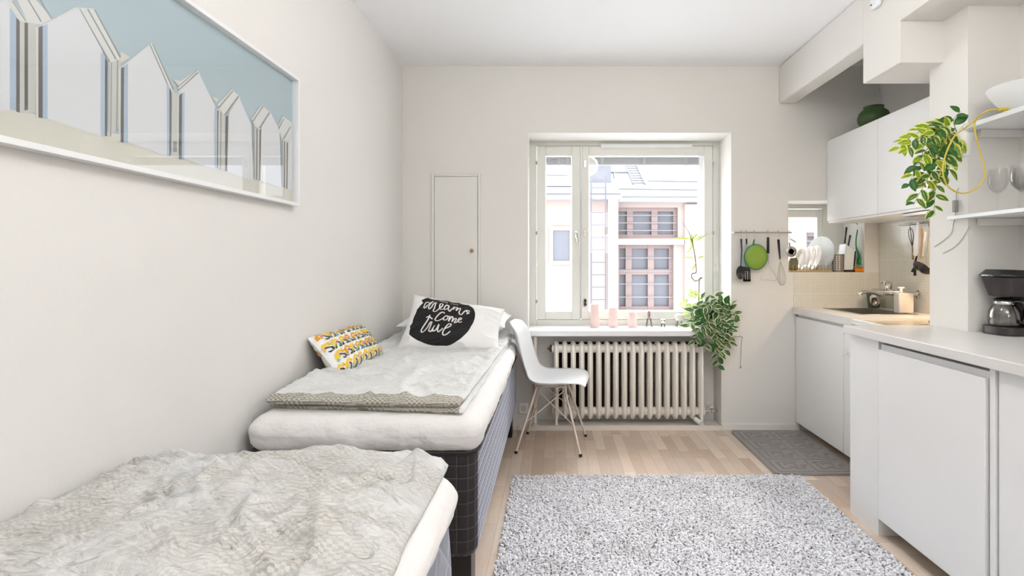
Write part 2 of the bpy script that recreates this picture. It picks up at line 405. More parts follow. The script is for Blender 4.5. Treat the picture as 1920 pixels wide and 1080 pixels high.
M['leaf_dark'] = leaf_mat('dark_green_leaf', (38, 92, 36), (70, 120, 50), 'mid')
M['leaf_sill'] = leaf_mat('sill_variegated_leaf', (52, 92, 48), (212, 220, 176))
M['leaf_pale'] = leaf_mat('pale_round_leaf', (190, 208, 130), (214, 224, 160), 'mid')
M['leaf_bamboo'] = leaf_mat('bamboo_leaf', (150, 176, 72), (186, 200, 100), 'mid')

def rug_mat():
    m = bpy.data.materials.new('shaggy_grey_wool'); m.use_nodes = True; nt, b = nodes(m); N = nt.nodes.new; L = nt.links.new
    tc = N('ShaderNodeTexCoord'); n = N('ShaderNodeTexNoise'); n.inputs['Scale'].default_value = 60; n.inputs['Detail'].default_value = 2; L(tc.outputs['Object'], n.inputs['Vector'])
    n2 = N('ShaderNodeTexNoise'); n2.inputs['Scale'].default_value = 4; L(tc.outputs['Object'], n2.inputs['Vector'])
    av = N('ShaderNodeMath'); av.operation = 'MULTIPLY_ADD'; av.inputs[1].default_value = .5; L(n2.outputs['Fac'], av.inputs[0]); L(n.outputs['Fac'], av.inputs[2])
    cr = N('ShaderNodeValToRGB'); L(av.outputs[0], cr.inputs[0]); e = cr.color_ramp.elements
    e[0].position = .45; e[0].color = lin((184, 182, 185)); e[1].position = .8; e[1].color = lin((230, 229, 233))
    L(cr.outputs[0], b.inputs['Base Color']); b.inputs['Roughness'].default_value = .95; b.inputs['Sheen Weight'].default_value = .2
    return m
M['rug'] = rug_mat()
M['rugback'] = mat('rug_backing', (120, 116, 116), .95)
M['mat'] = mat('grey_foam_mat', (146, 141, 138), .85, bump=(300, .4, .001), sheen=.2, var=(8, .05))

# ------------------------------------------------------------------ structure
XL, YB, ZC = -1.12, 3.925, 2.676
XR, XN = 2.39, 2.09
YO = 4.30; YR = -1.9
def holes_wall(m, x0, x1, z0, z1, y0, y1, holes):
    xs = sorted({x0, x1} | {h[0] for h in holes} | {h[1] for h in holes}); zs = sorted({z0, z1} | {h[2] for h in holes} | {h[3] for h in holes})
    for j in range(len(zs)-1):
        run = None
        for i in range(len(xs)-1):
            cx = (xs[i]+xs[i+1])/2; cz = (zs[j]+zs[j+1])/2
            hole = any(h[0] < cx < h[1] and h[2] < cz < h[3] for h in holes)
            if not hole: run = (run[0] if run else xs[i], xs[i+1])
            if hole or i == len(xs)-2:
                if run: m.box(run[0], run[1], y0, y1, zs[j], zs[j+1])
                run = None
m = MB(); m.box(XL-.1, 2.5, YR, YO, -.1, 0); struct(m.build('floor', M['floor'], origin=(0, 0, 0)))
m = MB(); m.box(XL-.1, 2.5, YR, YO, ZC, ZC+.1); struct(m.build('ceiling', M['ceiling']))
m = MB(); m.box(XL-.1, XL, YR, YO, 0, ZC); struct(m.build('wall_left', M['wall']))
m = MB()
holes_wall(m, XL, XR+.11, 0, ZC, YB, YO, [(-.196, 1.299, .695, 2.186), (-.13, 1.227, .02, .6951), (1.719, 2.28, 1.16, 1.687)])
m.box(-.2, 1.3, 4.115, YO-.002, .015, .70)
struct(m.build('wall_back', M['wall_smooth']))
m = MB(); holes_wall(m, XL-.1, 2.5, 0, ZC, YR-.1, YR, [(.6, 1.2, 1.4, 2.2)]); struct(m.build('wall_rear', M['wall_smooth']))  # unseen opening added to let fill daylight in from behind
m = MB(); m.box(XR, XR+.11, 2.645, YB, 0, ZC); struct(m.build('wall_kitchen', M['wall_smooth']))
m = MB(); m.box(XR-.006, XR, 2.645, YB-.006, .904, 1.523); struct(m.build('wall_tiles_side', M['tiles'], origin=(0, 0, 0)))
m = MB(); m.box(1.76, XR-.006, YB-.006, YB, .904, 1.155)
struct(m.build('wall_tiles_back', M['tiles'], origin=(0, 0, 0)))
m = MB(); m.box(1.86, 2.5, 2.40, 2.645, 0, ZC); struct(m.build('wall_pillar', M['wall_smooth']))
m = MB(); m.box(XN, 2.5, YR, 2.40, 0, ZC); struct(m.build('wall_right', M['wall_smooth']))
m = MB(); m.box(1.65, 1.772, 2.855, YB, 2.402, ZC); struct(m.build('trim_1', M['wall_smooth'], bevel=.012, seg=3))
m = MB(); m.box(1.65, 2.5, 2.55, 2.855, 2.19, ZC); struct(m.build('trim_2', M['wall_smooth'], bevel=.004))
m = MB(); m.box(1.65, 2.5, YR, 2.55, 2.389, ZC); struct(m.build('trim_3', M['wall_smooth'], bevel=.004))
# baseboards and the low curb under the radiator niche
m = MB(); m.box(-.27, 1.227, YB-.016, YB, 0, .035); m.box(-.13, 1.227, YB, 4.115, 0, .021); struct(m.build('baseboard_niche', M['curb']))
m = MB(); m.prism([(1.228, 0), (1.80, 0), (1.80, .02), (1.80, .045), (1.228, .045)], YB-.014, YB, 'y'); struct(m.build('baseboard_back', M['wall_smooth'], bevel=.003))
m = MB(); m.box(XL, XL+.014, YR, YB, 0, .06); struct(m.build('baseboard_left', M['wall_smooth']))

# ------------------------------------------------------------------ window 1
YW = 4.215
w1 = thing('window_1', (.55, YW, .735), None, None); w1['kind'] = 'structure'
def frame(m, x0, x1, z0, z1, t, y0, y1, tb=None):
    tl, tr, tt, tbm = (t, t, t, t) if not isinstance(t, tuple) else t
    m.box(x0, x0+tl, y0, y1, z0, z1); m.box(x1-tr, x1, y0, y1, z0, z1)
    m.box(x0+tl, x1-tr, y0, y1, z1-tt, z1); m.box(x0+tl, x1-tr, y0, y1, z0, z0+tbm)
P = lambda px, py: at(px, py, Y=YW)
def X_(px, Y=YW): return (px-CX)/F*Y
def Z_(py, Y=YW): return CZ-(py-CY)/F*Y
m = MB(); frame(m, -.21, 1.31, .70, 2.20, (X_(1006)+.21, 1.31-X_(1337), 2.20-Z_(273.5), Z_(599.5)-.70), YW, YW+.08)
m.box(X_(1087.5), X_(1089.5), YW+.01, YW+.08, Z_(599), Z_(274))
m.build('window_frame', M['wood_white'], w1, bevel=.003)
m = MB(); x0, x1, z0, z1 = X_(1007), X_(1087), Z_(599), Z_(274.5)
frame(m, x0, x1, z0, z1, (X_(1023)-x0, x1-X_(1072), z1-Z_(291), Z_(584)-z0), YW-.008, YW+.035)
s1 = m.build('window_sash', M['wood_white'], w1, bevel=.004)
m = MB(); x0, x1 = X_(1090), X_(1336)
frame(m, x0, x1, z0, z1, (X_(1104)-x0, x1-X_(1320), z1-Z_(291), Z_(584)-z0), YW-.008, YW+.035)
s2 = m.build('window_sash', M['wood_white'], w1, bevel=.004)
m = MB(); frame(m, X_(1020), X_(1075), Z_(590), Z_(286), (.012, .012, .012, .03), YW+.045, YW+.085); frame(m, X_(1101), X_(1326), Z_(590), Z_(286), (.02, .055, .012, .03), YW+.045, YW+.085)
m.build('outer_sash', M['sill'], w1)
m = MB(); m.box(X_(1022), X_(1073), YW+.012, YW+.016, Z_(586), Z_(289)); m.build('pane', M['glass'], s1)
m = MB(); m.box(X_(1103), X_(1321), YW+.012, YW+.016, Z_(586), Z_(289)); m.build('pane', M['glass'], s2)
for a, b, p in ((1024, 1071, s1), (1105, 1312, s2)):
    m = MB()
    for k in range(9):
        z = Z_(294)-k*.006; m.box(X_(a), X_(b), YW+.02, YW+.040, z-.0016, z+.0016)
    m.box(X_(a), X_(b), YW+.02, YW+.042, Z_(294)-.062, Z_(294)-.052)
    for t in (.12, .5, .88):
        xx = X_(a)+(X_(b)-X_(a))*t; m.box(xx-.012, xx+.012, YW+.018, YW+.043, Z_(294)-.063, Z_(294)+.003)
    o = m.build('venetian_blind', mat('blind_slats', (196, 198, 202), .5), w1); o['label'] = 'grey slats of the raised blind'
# hinges, handles, vent strip
for (px, py) in ((1006, 306), (1006, 437), (1006, 565), (1337, 308), (1337, 437)):
    m = MB(); c = P(px, py); m.tube([c+Vector((0, -.012, -.014)), c+Vector((0, -.012, .014))], .006, 8); m.build('hinge', M['steel'], w1, smooth=40)
for (px, py) in ((1097, 308), (1097, 437)):
    m = MB(); c = P(px, py); m.box(c.x-.011, c.x+.011, c.y-.014, c.y-.007, c.z-.028, c.z+.028); m.build('hinge_plate', M['steel'], w1, bevel=.002)
m = MB(); c = P(1080, 440); m.box(c.x-.008, c.x+.008, c.y-.016, c.y-.007, c.z-.03, c.z+.03); m.tube([c+Vector((0, -.015, .01)), c+Vector((0, -.035, .01)), c+Vector((.004, -.04, -.015)), c+Vector((.012, -.038, -.06))], .006, 8)
m.build('window_handle', M['chrome'], s1, smooth=40)
m = MB(); c = P(1097, 567); m.box(c.x-.006, c.x+.006, c.y-.016, c.y-.007, c.z-.03, c.z+.03); m.tube([c+Vector((-.01, -.02, .02)), c+Vector((.01, -.02, -.02))], .005, 6); m.tube([c+Vector((.01, -.02, .02)), c+Vector((-.01, -.02, -.02))], .005, 6)
m.build('window_latch', M['darkmetal'], w1, smooth=40)
m = MB(); m.box(X_(1126), X_(1297), YW-.024, YW-.001, Z_(278), Z_(270.5))
m.build('vent_strip', M['sill'], w1, bevel=.006)
m = MB(); a = at(1016, 425, Y=4.19); b = at(999, 560, Y=3.98); m.tube([a, b], .0016, 5); a = at(1330, 432, Y=4.19); b = at(1348, 520, Y=4.1); m.tube([a, at(1337, 440, Y=4.18), b], .0016, 5)
m.build('opener_cord', M['cord'], w1)
m = MB(); m.prism([(-.232, 3.872), (1.335, 3.872), (1.335, YB-.001), (1.2985, YB-.001), (1.2985, YW-.002), (-.1955, YW-.002), (-.1955, YB-.001), (-.232, YB-.001)], .6955, .735)
tag(m.build('window_sill', M['sill'], w1, bevel=.003))

# window 2 (small, behind the dish rack)
w2 = thing('window_2', (2.0, YW, 1.16), None, None); w2['kind'] = 'structure'
m = MB(); frame(m, 1.70, 2.295, 1.14, 1.70, (.03, 2.295-X_(1543), 1.70-Z_(391), .05), YW, YW+.08); m.build('window_frame', M['wood_white'], w2, bevel=.003)
m = MB(); frame(m, 1.732, X_(1541), 1.19, Z_(392.5), (.05, X_(1541)-X_(1531), Z_(392.5)-Z_(408), .05), YW-.01, YW+.04); m.build('window_sash', M['wood_white'], w2, bevel=.003)
m = MB(); m.box(1.77, X_(1533), YW+.012, YW+.016, 1.22, Z_(406)); m.build('pane', M['glass'], w2)

# door 1: flush cupboard door in the back wall
A3 = lambda px, py: at(px, py, Y=YB)
d1 = thing('door_1', (A3(855, 600).x, YB, .55), None, None); d1['kind'] = 'structure'
m = MB(); a = A3(809, 326); b = A3(901, 600); frame(m, a.x, b.x, .55, a.z, (.022, .018, .02, .02), YB-.012, YB-.0005); m.build('door_frame', M['wood_white'], d1, bevel=.003)
m = MB(); m.box(a.x+.025, b.x-.021, YB-.015, YB-.001, .57, a.z-.023); m.build('door_panel', M['wall_smooth'], d1, bevel=.002)
m = MB(); c = A3(886, 470); m.lathe([(.011, 0), (.011, .003), (.005, .006), (.005, .014), (.013, .018), (.013, .028), (.006, .032)], (c.x, YB-.014, c.z), 16, M=Matrix.Rotation(radians(90), 4, 'X')); m.build('door_knob', M['brass'], d1, smooth=40)

# ------------------------------------------------------------------ courtyard seen through the windows
YF = 12.0
def XF(px, Y=YF): return (px-CX)/F*Y
def ZF(py, Y=YF): return CZ-(py-CY)/F*Y
bl = thing('building', (XF(1190), YF, -2), 'pale pink courtyard building with tall barred windows outside the window', 'building')
m = MB(); holes = [(XF(1154), XF(1271), ZF(446), ZF(389)), (XF(1156), XF(1263), ZF(582), ZF(459)), (XF(1512), XF(1545), ZF(500), ZF(436))]
holes_wall(m, XF(1100), XF(1760), -2, ZF(376), YF, YF+.4, holes); m.build('wall', M['outwall'], bl)
m = MB(); m.box(XF(900), XF(1155), YF-.35, YF+.4, -2, ZF(378)); m.build('wall_bay', M['outwall'], bl)
m = MB(); m.box(XF(1137), XF(1155), YF-.42, YF-.35, -2, ZF(378)); m.box(XF(1283), XF(1420), YF-.08, YF, -2, ZF(384)); m.box(XF(1147), XF(1280), YF-.14, YF, ZF(459), ZF(449)); m.build('pilaster', M['outpale'], bl)
m = MB(); m.box(XF(880), XF(1160), YF-.6, YF, ZF(378), ZF(371)); m.box(XF(880), XF(1158), YF-.55, YF, ZF(369), ZF(363)); m.box(XF(1150), XF(1760), YF-.25, YF+.1, ZF(380), ZF(373)); m.build('cornice', M['outroof'], bl)
m = MB(); m.box(XF(880), XF(1160), YF-.52, YF, ZF(371), ZF(369)); m.box(XF(1160), XF(1760), YF-.2, YF, ZF(372.8), ZF(370.5)); m.build('gutter', M['outline'], bl)
m = MB(); m.add([(XF(880), YF-.2, ZF(371)), (XF(1760), YF-.2, ZF(371)), (XF(1760), YF+3.5, ZF(371)+2.6), (XF(880), YF+3.5, ZF(371)+2.6)], [(0, 1, 2, 3)]); m.build('roof', M['outroof'], bl, solid=.05)
def roofpt(px, py):   # on the roof slope
    k = 2.6/3.7; v = (CY-py)/F; z0 = ZF(371); Y = (z0-k*(YF-.2)-CZ)/(v-k); return at(px, py, Y=Y)+Vector((0, -.03, .03))
m = MB()
for a, b, r in (((1160, 357), (1307, 359), .012), ((1214, 342), (1307, 343.5), .012), ((1025, 352), (1072, 352), .014), ((1025, 362), (1072, 362), .02), ((1025, 331), (1066, 331), .01)):
    m = MB(); m.tube([roofpt(*a), roofpt(*b)], r, 5); m.build('roof_seam', M['outline'], bl)
m = MB(); c0 = roofpt(1126, 356); m.box(XF(1104, 12.3), XF(1146, 12.3), 12.3, 13.1, ZF(357, 12.3), ZF(296, 12.3)); m.build('roof_box', M['outglass'], bl)
for (x0, x1, zt, zb, vs, hs) in ((1154, 1271, 389, 446, (1182.5, 1229), ()), (1156, 1263, 459, 582, (1180, 1222), (510,)), (1512, 1545, 436, 500, (), (470,))):
    m = MB(); t = .1; frame(m, XF(x0), XF(x1), ZF(zb), ZF(zt), t*.8, YF+.12, YF+.2)
    for v in vs: m.box(XF(v)-.07, XF(v)+.07, YF+.11, YF+.2, ZF(zb), ZF(zt))
    for h in hs: m.box(XF(x0), XF(x1), YF+.115, YF+.2, ZF(h)-.06, ZF(h)+.06)
    w = m.build('window', M['outframe'], bl)
    m = MB(); m.box(XF(x0), XF(x1), YF+.22, YF+.24, ZF(zb), ZF(zt)); m.build('pane', M['outglass'], w)
    m = MB()
    for k in range(1, 5 if zb-zt > 80 else 4):
        yy = zt+(zb-zt)*k/(5 if zb-zt > 80 else 4); m.box(XF(x0), XF(x1), YF+.06, YF+.08, ZF(yy)-.009, ZF(yy)+.009)
    m.build('window_bars', M['outbar'], w)
m = MB(); z0 = YF-.42; frame(m, XF(1030, z0), XF(1075, z0), ZF(496, z0), ZF(425, z0), .08, z0, z0+.08); w = m.build('window', M['outpale'], bl)
m = MB(); m.box(XF(1032, z0), XF(1073, z0), z0+.03, z0+.05, ZF(494, z0), ZF(427, z0)); m.build('pane', M['outglass'], w)
lad = thing('ladder', (XF(1122), 11.4, -2), 'grey steel wall ladder climbing the courtyard building', 'ladder')
for px in (1108.5, 1135.5):
    m = MB(); m.tube([at(px, 330, Y=11.4), at(px, 760, Y=11.4)], .018, 6); m.build('rail', M['outline'], lad)
for k in range(11):
    m = MB(); y = 352+k*23.3; m.tube([at(1108.5, y, Y=11.4), at(1135.5, y, Y=11.4)], .011, 6); m.build('rung', M['outline'], lad)
rl = thing('ladder', roofpt(1185, 348), 'slanting dark ladder lying on the white roof', 'ladder')
for a, b in (((1171, 309), (1187, 348)), ((1191, 309), (1209, 348))):
    m = MB(); m.tube([roofpt(*a), roofpt(*b)], .018, 6); m.build('rail', M['outline'], rl)
for k in range(9):
    t = k/8.5; m = MB(); m.tube([roofpt(1171+16*t, 309+39*t), roofpt(1191+18*t, 309+39*t)], .011, 6); m.build('rung', M['outline'], rl)
rb = MB(); rb.tube([roofpt(1144, 326), roofpt(1178, 326)], .02, 5); rb.tube([roofpt(1151, 326), roofpt(1151, 336)], .015, 5); tag(rb.build('walkway_rail', M['outline']), 'thin dark bracket rail on the white roof beside the slanting ladder', 'rail')

# ------------------------------------------------------------------ radiator
def make_radiator():
    x0, dx, n = -.008, .0635, 18; yc = 4.01
    r = thing('radiator', (.54, yc, .02), 'cream cast iron column radiator in the niche under the window', 'radiator')
    for k in range(n):
        m = MB(); cx = x0+.02+k*dx; prof = []
        zt, zb, yf, yb2 = .640, .062, yc-.075, yc+.075
        ring = []
        for (py_, pz) in ((yf, zb+.05), (yf, zt-.045), (yf+.02, zt-.012), (yf+.05, zt), (yb2-.05, zt), (yb2-.02, zt-.012), (yb2, zt-.045), (yb2, zb+.05), (yb2-.02, zb+.012), (yb2-.05, zb), (yf+.05, zb), (yf+.02, zb+.012)): ring.append((py_, pz))
        inner = [((p[0]-yc)*.74+yc, (p[1]-.351)*.955+.351) for p in ring]
        k2 = len(ring); vs = []
        for (p, w) in ((ring, .006), (inner, .0185)):
            vs += [(cx+w, q[0], q[1]) for q in p]
        for (p, w) in ((ring, .006), (inner, .0185)):
            vs += [(cx-w, q[0], q[1]) for q in p]
        fs = []
        for i in range(k2):
            j = (i+1) % k2
            fs += [(i, j, k2+j, k2+i), (2*k2+j, 2*k2+i, 3*k2+i, 3*k2+j), (j, i, 2*k2+i, 2*k2+j)]
        fs += [tuple(range(k2, 2*k2)), tuple(range(3*k2, 4*k2))[::-1]]
        m.add(vs, fs)
        for z in (.585, .115):
            m.tube([(cx-.0325, yc, z), (cx+.0325, yc, z)], .032, 14)
        m.build('radiator_section', M['rad'], r, smooth=50)
    for cx in (x0+.02, x0+.02+(n-1)*dx):
        m = MB(); m.lathe([(.024, .0205), (.022, .026), (.011, .04), (.01, .1)], (cx, yc-.06, 0), 12); m.build('leg', M['rad'], r, smooth=40)
    m = MB(); m.tube([(x0-.03, yc, .585), (x0-.012, yc, .585)], .026, 12); m.tube([(x0-.045, yc, .585), (x0-.03, yc, .585)], .01, 8); m.build('end_plug', M['darkmetal'], r, smooth=40)
    m = MB(); xe = x0+.02+(n-1)*dx+.03
    m.tube([(xe, yc, .115), (xe+.05, yc, .115)], .012, 10); m.tube([(xe+.03, yc, .115), (xe+.03, yc, .145), (xe+.07, yc-.01, .15)], .007, 8); m.lathe([(.016, 0), (.016, .03), (.01, .035)], (xe+.045, yc, .10), 12); m.tube([(xe+.05, yc, .115), (1.226, yc, .115)], .009, 8)
    m.build('valve', M['chrome'], r, smooth=40)
    m = MB(); m.tube([(xe-.08, yc-.05, .07), (xe-.045, yc-.095, .05)], [.018, .02], 12); m.build('thermostat_knob', M['pot'], r, smooth=40)
make_radiator()
m = MB(); m.box(.0, 1.12, 4.098, 4.1145, .09, .62); m.build('gap_shade_panel', mat('gap_shade', (62, 50, 42), .9), bpy.data.objects['radiator'])  # dark panel put in as painted shade for the gaps between sections
hp = MB(); hp.tube([(-.145, YB-.02, .0355), (-.145, YB-.02, .69)], .011, 10); hp.lathe([(.026, .0355), (.022, .045), (.011, .05)], (-.145, YB-.02, 0), 14); tag(hp.build('heating_pipe', M['curb'], smooth=40), 'cream vertical heating pipe at the left end of the radiator niche', 'pipe')
so = thing('wall_socket', (A3(979, 768).x, YB, .19), 'white wall socket low beside the bed and chair legs', 'socket')
c = A3(981, 765)
m = MB(); m.box(c.x-.034, c.x+.04, YB-.013, YB-.0005, c.z-.04, c.z+.04); m.build('cover_plate', M['plastic'], so, bevel=.006)
m = MB(); m.lathe([(.021, 0), (.021, .006), (.017, .006), (.017, .002)], (c.x+.003, YB-.012, c.z), 20, M=Matrix.Rotation(radians(90), 4, 'X')); m.build('socket_outlet', M['curb'], so, smooth=40)
m = MB(); m.tube(smoothpath([A3(1353, 631)+Vector((0, -.004, 0)), A3(1389, 631)+Vector((0, -.004, 0)), A3(1390, 640)+Vector((0, -.004, 0)), A3(1388, 686)+Vector((0, -.004, 0))]), .0018, 5)
m.lathe([(.003, 0), (.006, .006), (.004, .014)], A3(1388, 690)+Vector((0, -.006, 0)), 10); tag(m.build('pull_cord', M['greycord'], smooth=40), 'thin pale pull cord hanging on the wall right of the radiator niche', 'cord')
# sensor on the beam
sn = thing('wall_sensor', at(1647, 10, X=1.65), 'white rounded sensor box mounted high on the ceiling beam', 'sensor')
c = at(1647, 8, X=1.65); m = MB(); m.box(1.62, 1.6495, c.y-.04, c.y+.03, c.z-.02, c.z+.1); m.build('housing', M['plastic'], sn, bevel=.014, seg=4)
m = MB(); m.lathe([(.004, 0), (.004, .003)], (1.62, c.y+.01, c.z), 10, M=Matrix.Rotation(radians(-90), 4, 'Y')); m.build('sensor_eye', M['black'], sn)

# ------------------------------------------------------------------ picture on the left wall
pf = thing('framed_picture', (XL, 1.5, 1.47), 'large framed print of white beach huts under a pale blue sky', 'picture')
Y0, Y1, Zb, Zt = .80, 2.275, 1.474, 2.020; XP = XL+.034
m = MB(); fw = .014
for (ya, yb_, za, zb_) in ((Y0, Y1, Zb, Zb+fw), (Y0, Y1, Zt-fw, Zt), (Y0, Y0+fw, Zb+fw, Zt-fw), (Y1-fw, Y1, Zb+fw, Zt-fw)): m.box(XL+.0005, XP, ya, yb_, za, zb_)
m.build('frame', M['white'], pf, bevel=.001)
XI = XL+.008
PS = {k: mat('print_'+k, c, .6) for k, c in dict(sky=(170, 190, 198), pale=(184, 203, 212), sand=(211, 210, 199), hut=(216, 220, 224), roof=(214, 217, 214), line=(140, 144, 146), blue=(168, 188, 208), dark=(98, 94, 94), wall=(196, 199, 194)).items()}
pn = list(PS); pidx = {k: i for i, k in enumerate(pn)}
PS['dark'].node_tree.nodes['Principled BSDF'].inputs['Roughness'].default_value = .6
m = MB()
PL = 12
def pq(pts, k, lay):   # polygon in picture photo pixels placed on the print plane
    global PL; PL += 1; x = XI+.00003*PL; vs = []
    for (px, py) in pts:
        p = at(px, py, X=x); vs.append((x, min(max(p.y, Y0+fw), Y1-fw), min(max(p.z, Zb+fw), Zt-fw)))
    m.add(vs, [tuple(range(len(vs)))], pidx[k])
# pictures' coordinates: crop px /2.7
def c27(l): return [(a/2.7, b/2.7) for a, b in l]
m.box(XL+.001, XI, Y0+.004, Y1-.004, Zb+.004, Zt-.004, pidx['sky'])
pq(c27([(-200, 500), (0, 540), (240, 592), (600, 680), (900, 785), (1150, 860), (1300, 902), (1500, 960), (1600, 1100), (-200, 900)]), 'sand', 1)
def zt_(py, px): return at(px, py, X=XI).z
HUTS = [ # front-left-eave, apex, right-eave, bottom right, bottom left, then band dx
 dict(f=[(241,125),(390,38),(405,45),(520,262),(513,690),(241,600)], side='r', bands=[(405,45),(555,310),(455,40),(590,300),(490,50),(612,300)], bot=(548,700,610,640)),
]
def hut(f, extra):
    pq(c27(f), 'hut', 3)
    for k, pts in extra: pq(c27(pts), k, 2)
hut([(0,-120),(0,560),(55,555),(55,40)], [('blue', [(50,40),(82,75),(82,560),(50,555)]), ('dark', [(82,90),(100,105),(100,570),(82,565)]), ('wall', [(100,105),(190,115),(190,570),(100,572)]), ('dark', [(124,115),(142,115),(142,555),(124,560)]), ('wall', [(142,115),(190,115),(190,560),(142,555)]),
    ('roof', [(50,-20),(145,115),(100,108),(40,20)]), ('roof', [(60,-60),(130,-60),(265,95),(205,125),(140,112)]), ('line', [(125,-25),(132,-25),(212,108),(206,112)]), ('line', [(60,5),(66,5),(135,108),(129,108)]), ('line', [(190,-20),(197,-20),(265,95),(258,95)])])
hut([(241,125),(190,140),(380,38),(405,45),(520,262),(512,690),(241,600)], [('roof', [(185,140),(390,36),(397,44),(190,150)]), ('roof', [(397,38),(480,45),(612,292),(606,318),(555,318)]), ('line', [(400,42),(407,45),(560,315),(551,315)]), ('line', [(440,45),(448,45),(592,300),(584,302)]), ('line', [(474,46),(482,48),(614,290),(607,294)]),
    ('wall', [(555,318),(612,300),(606,640),(548,700)]), ('line', [(562,315),(567,315),(563,690),(558,690)]), ('line', [(592,305),(598,302),(594,660),(588,665)]), ('blue', [(510,262),(532,285),(530,695),(510,688)]), ('dark', [(532,290),(545,312),(543,690),(531,688)]),
    ('roof', [(183,140),(196,140),(194,600),(183,595)]), ('dark', [(194,138),(216,130),(216,598),(194,595)]), ('blue', [(216,130),(241,122),(241,604),(216,598)])])
hut([(648,322),(612,340),(760,222),(845,405),(845,790),(648,720)], [('roof', [(606,345),(766,218),(762,230),(610,352)]), ('roof', [(758,226),(768,218),(880,462),(862,470)]), ('line', [(756,225),(762,225),(868,465),(862,465)]), ('line', [(770,222),(776,224),(882,455),(876,458)]), ('sand', [(612,262),(660,290),(610,320)]),
    ('roof', [(603,345),(612,342),(610,722),(603,720)]), ('dark', [(612,345),(628,338),(626,722),(612,720)]), ('blue', [(628,338),(648,325),(648,724),(626,722)]), ('blue', [(845,420),(858,440),(858,790),(845,790)]), ('dark', [(858,445),(866,460),(864,790),(858,788)]), ('wall', [(870,462),(905,480),(903,805),(868,790)]), ('line', [(876,715),(896,715),(896,770),(876,770)])])
hut([(935,465),(905,480),(1000,355),(1090,540),(1090,860),(930,800)], [('roof', [(900,482),(902,420),(1000,352),(1012,370),(910,470)]), ('line', [(902,455),(1002,362),(1006,368),(902,462)]), ('line', [(902,436),(998,352),(1000,356),(902,442)]), ('roof', [(900,480),(906,478),(904,806),(899,804)]), ('dark', [(908,485),(922,470),(920,806),(906,804)]), ('blue', [(922,470),(935,465),(932,808),(920,806)]), ('sand', [(870,400),(915,410),(900,430)])])
hut([(1158,575),(1210,490),(1270,630),(1285,915),(1150,870)], [('roof', [(1100,530),(1175,452),(1215,492),(1140,590),(1132,585)]), ('line', [(1104,545),(1178,458),(1182,462),(1106,552)]), ('line', [(1135,580),(1205,485),(1210,490),(1138,590)]), ('wall', [(1088,560),(1108,545),(1140,590),(1140,868),(1088,850)]), ('dark', [(1100,560),(1106,560),(1104,850),(1099,850)]), ('line', [(1116,565),(1121,568),(1119,860),(1114,858)]), ('dark', [(1143,590),(1154,585),(1150,868),(1140,866)]), ('blue', [(1086,545),(1098,560),(1096,850),(1086,848)]), ('sand', [(1070,490),(1108,500),(1096,520)])])
hut([(1325,640),(1370,570),(1415,660),(1425,950),(1318,915)], [('roof', [(1272,605),(1325,530),(1372,572),(1310,655),(1300,650)]), ('line', [(1275,615),(1330,536),(1334,540),(1278,622)]), ('line', [(1308,650),(1362,568),(1368,572),(1312,658)]), ('wall', [(1282,630),(1325,655),(1318,915),(1282,905)]), ('dark', [(1298,650),(1304,652),(1302,910),(1297,908)]), ('line', [(1285,640),(1290,642),(1289,905),(1284,903)]), ('dark', [(1314,658),(1322,652),(1318,914),(1312,912)])])
hut([(1462,715),(1480,690),(1480,960),(1455,960)], [('roof', [(1405,640),(1432,590),(1478,620),(1478,690),(1455,720),(1425,700)]), ('line', [(1408,648),(1434,600),(1438,603),(1412,655)]), ('line', [(1432,700),(1468,640),(1472,644),(1438,706)]), ('wall', [(1425,700),(1462,720),(1455,962),(1425,945)]), ('dark', [(1438,715),(1443,718),(1442,950),(1437,948)]), ('line', [(1428,705),(1432,707),(1431,945),(1427,943)]), ('dark', [(1452,722),(1458,722),(1455,956),(1450,954)])])
m.build('print', [PS[k] for k in pn], pf)
m = MB(); m.box(XP-.012, XP-.011, Y0+.01, Y1-.01, Zb+.01, Zt-.01); m.build('picture_glass', M['picglass'], pf)
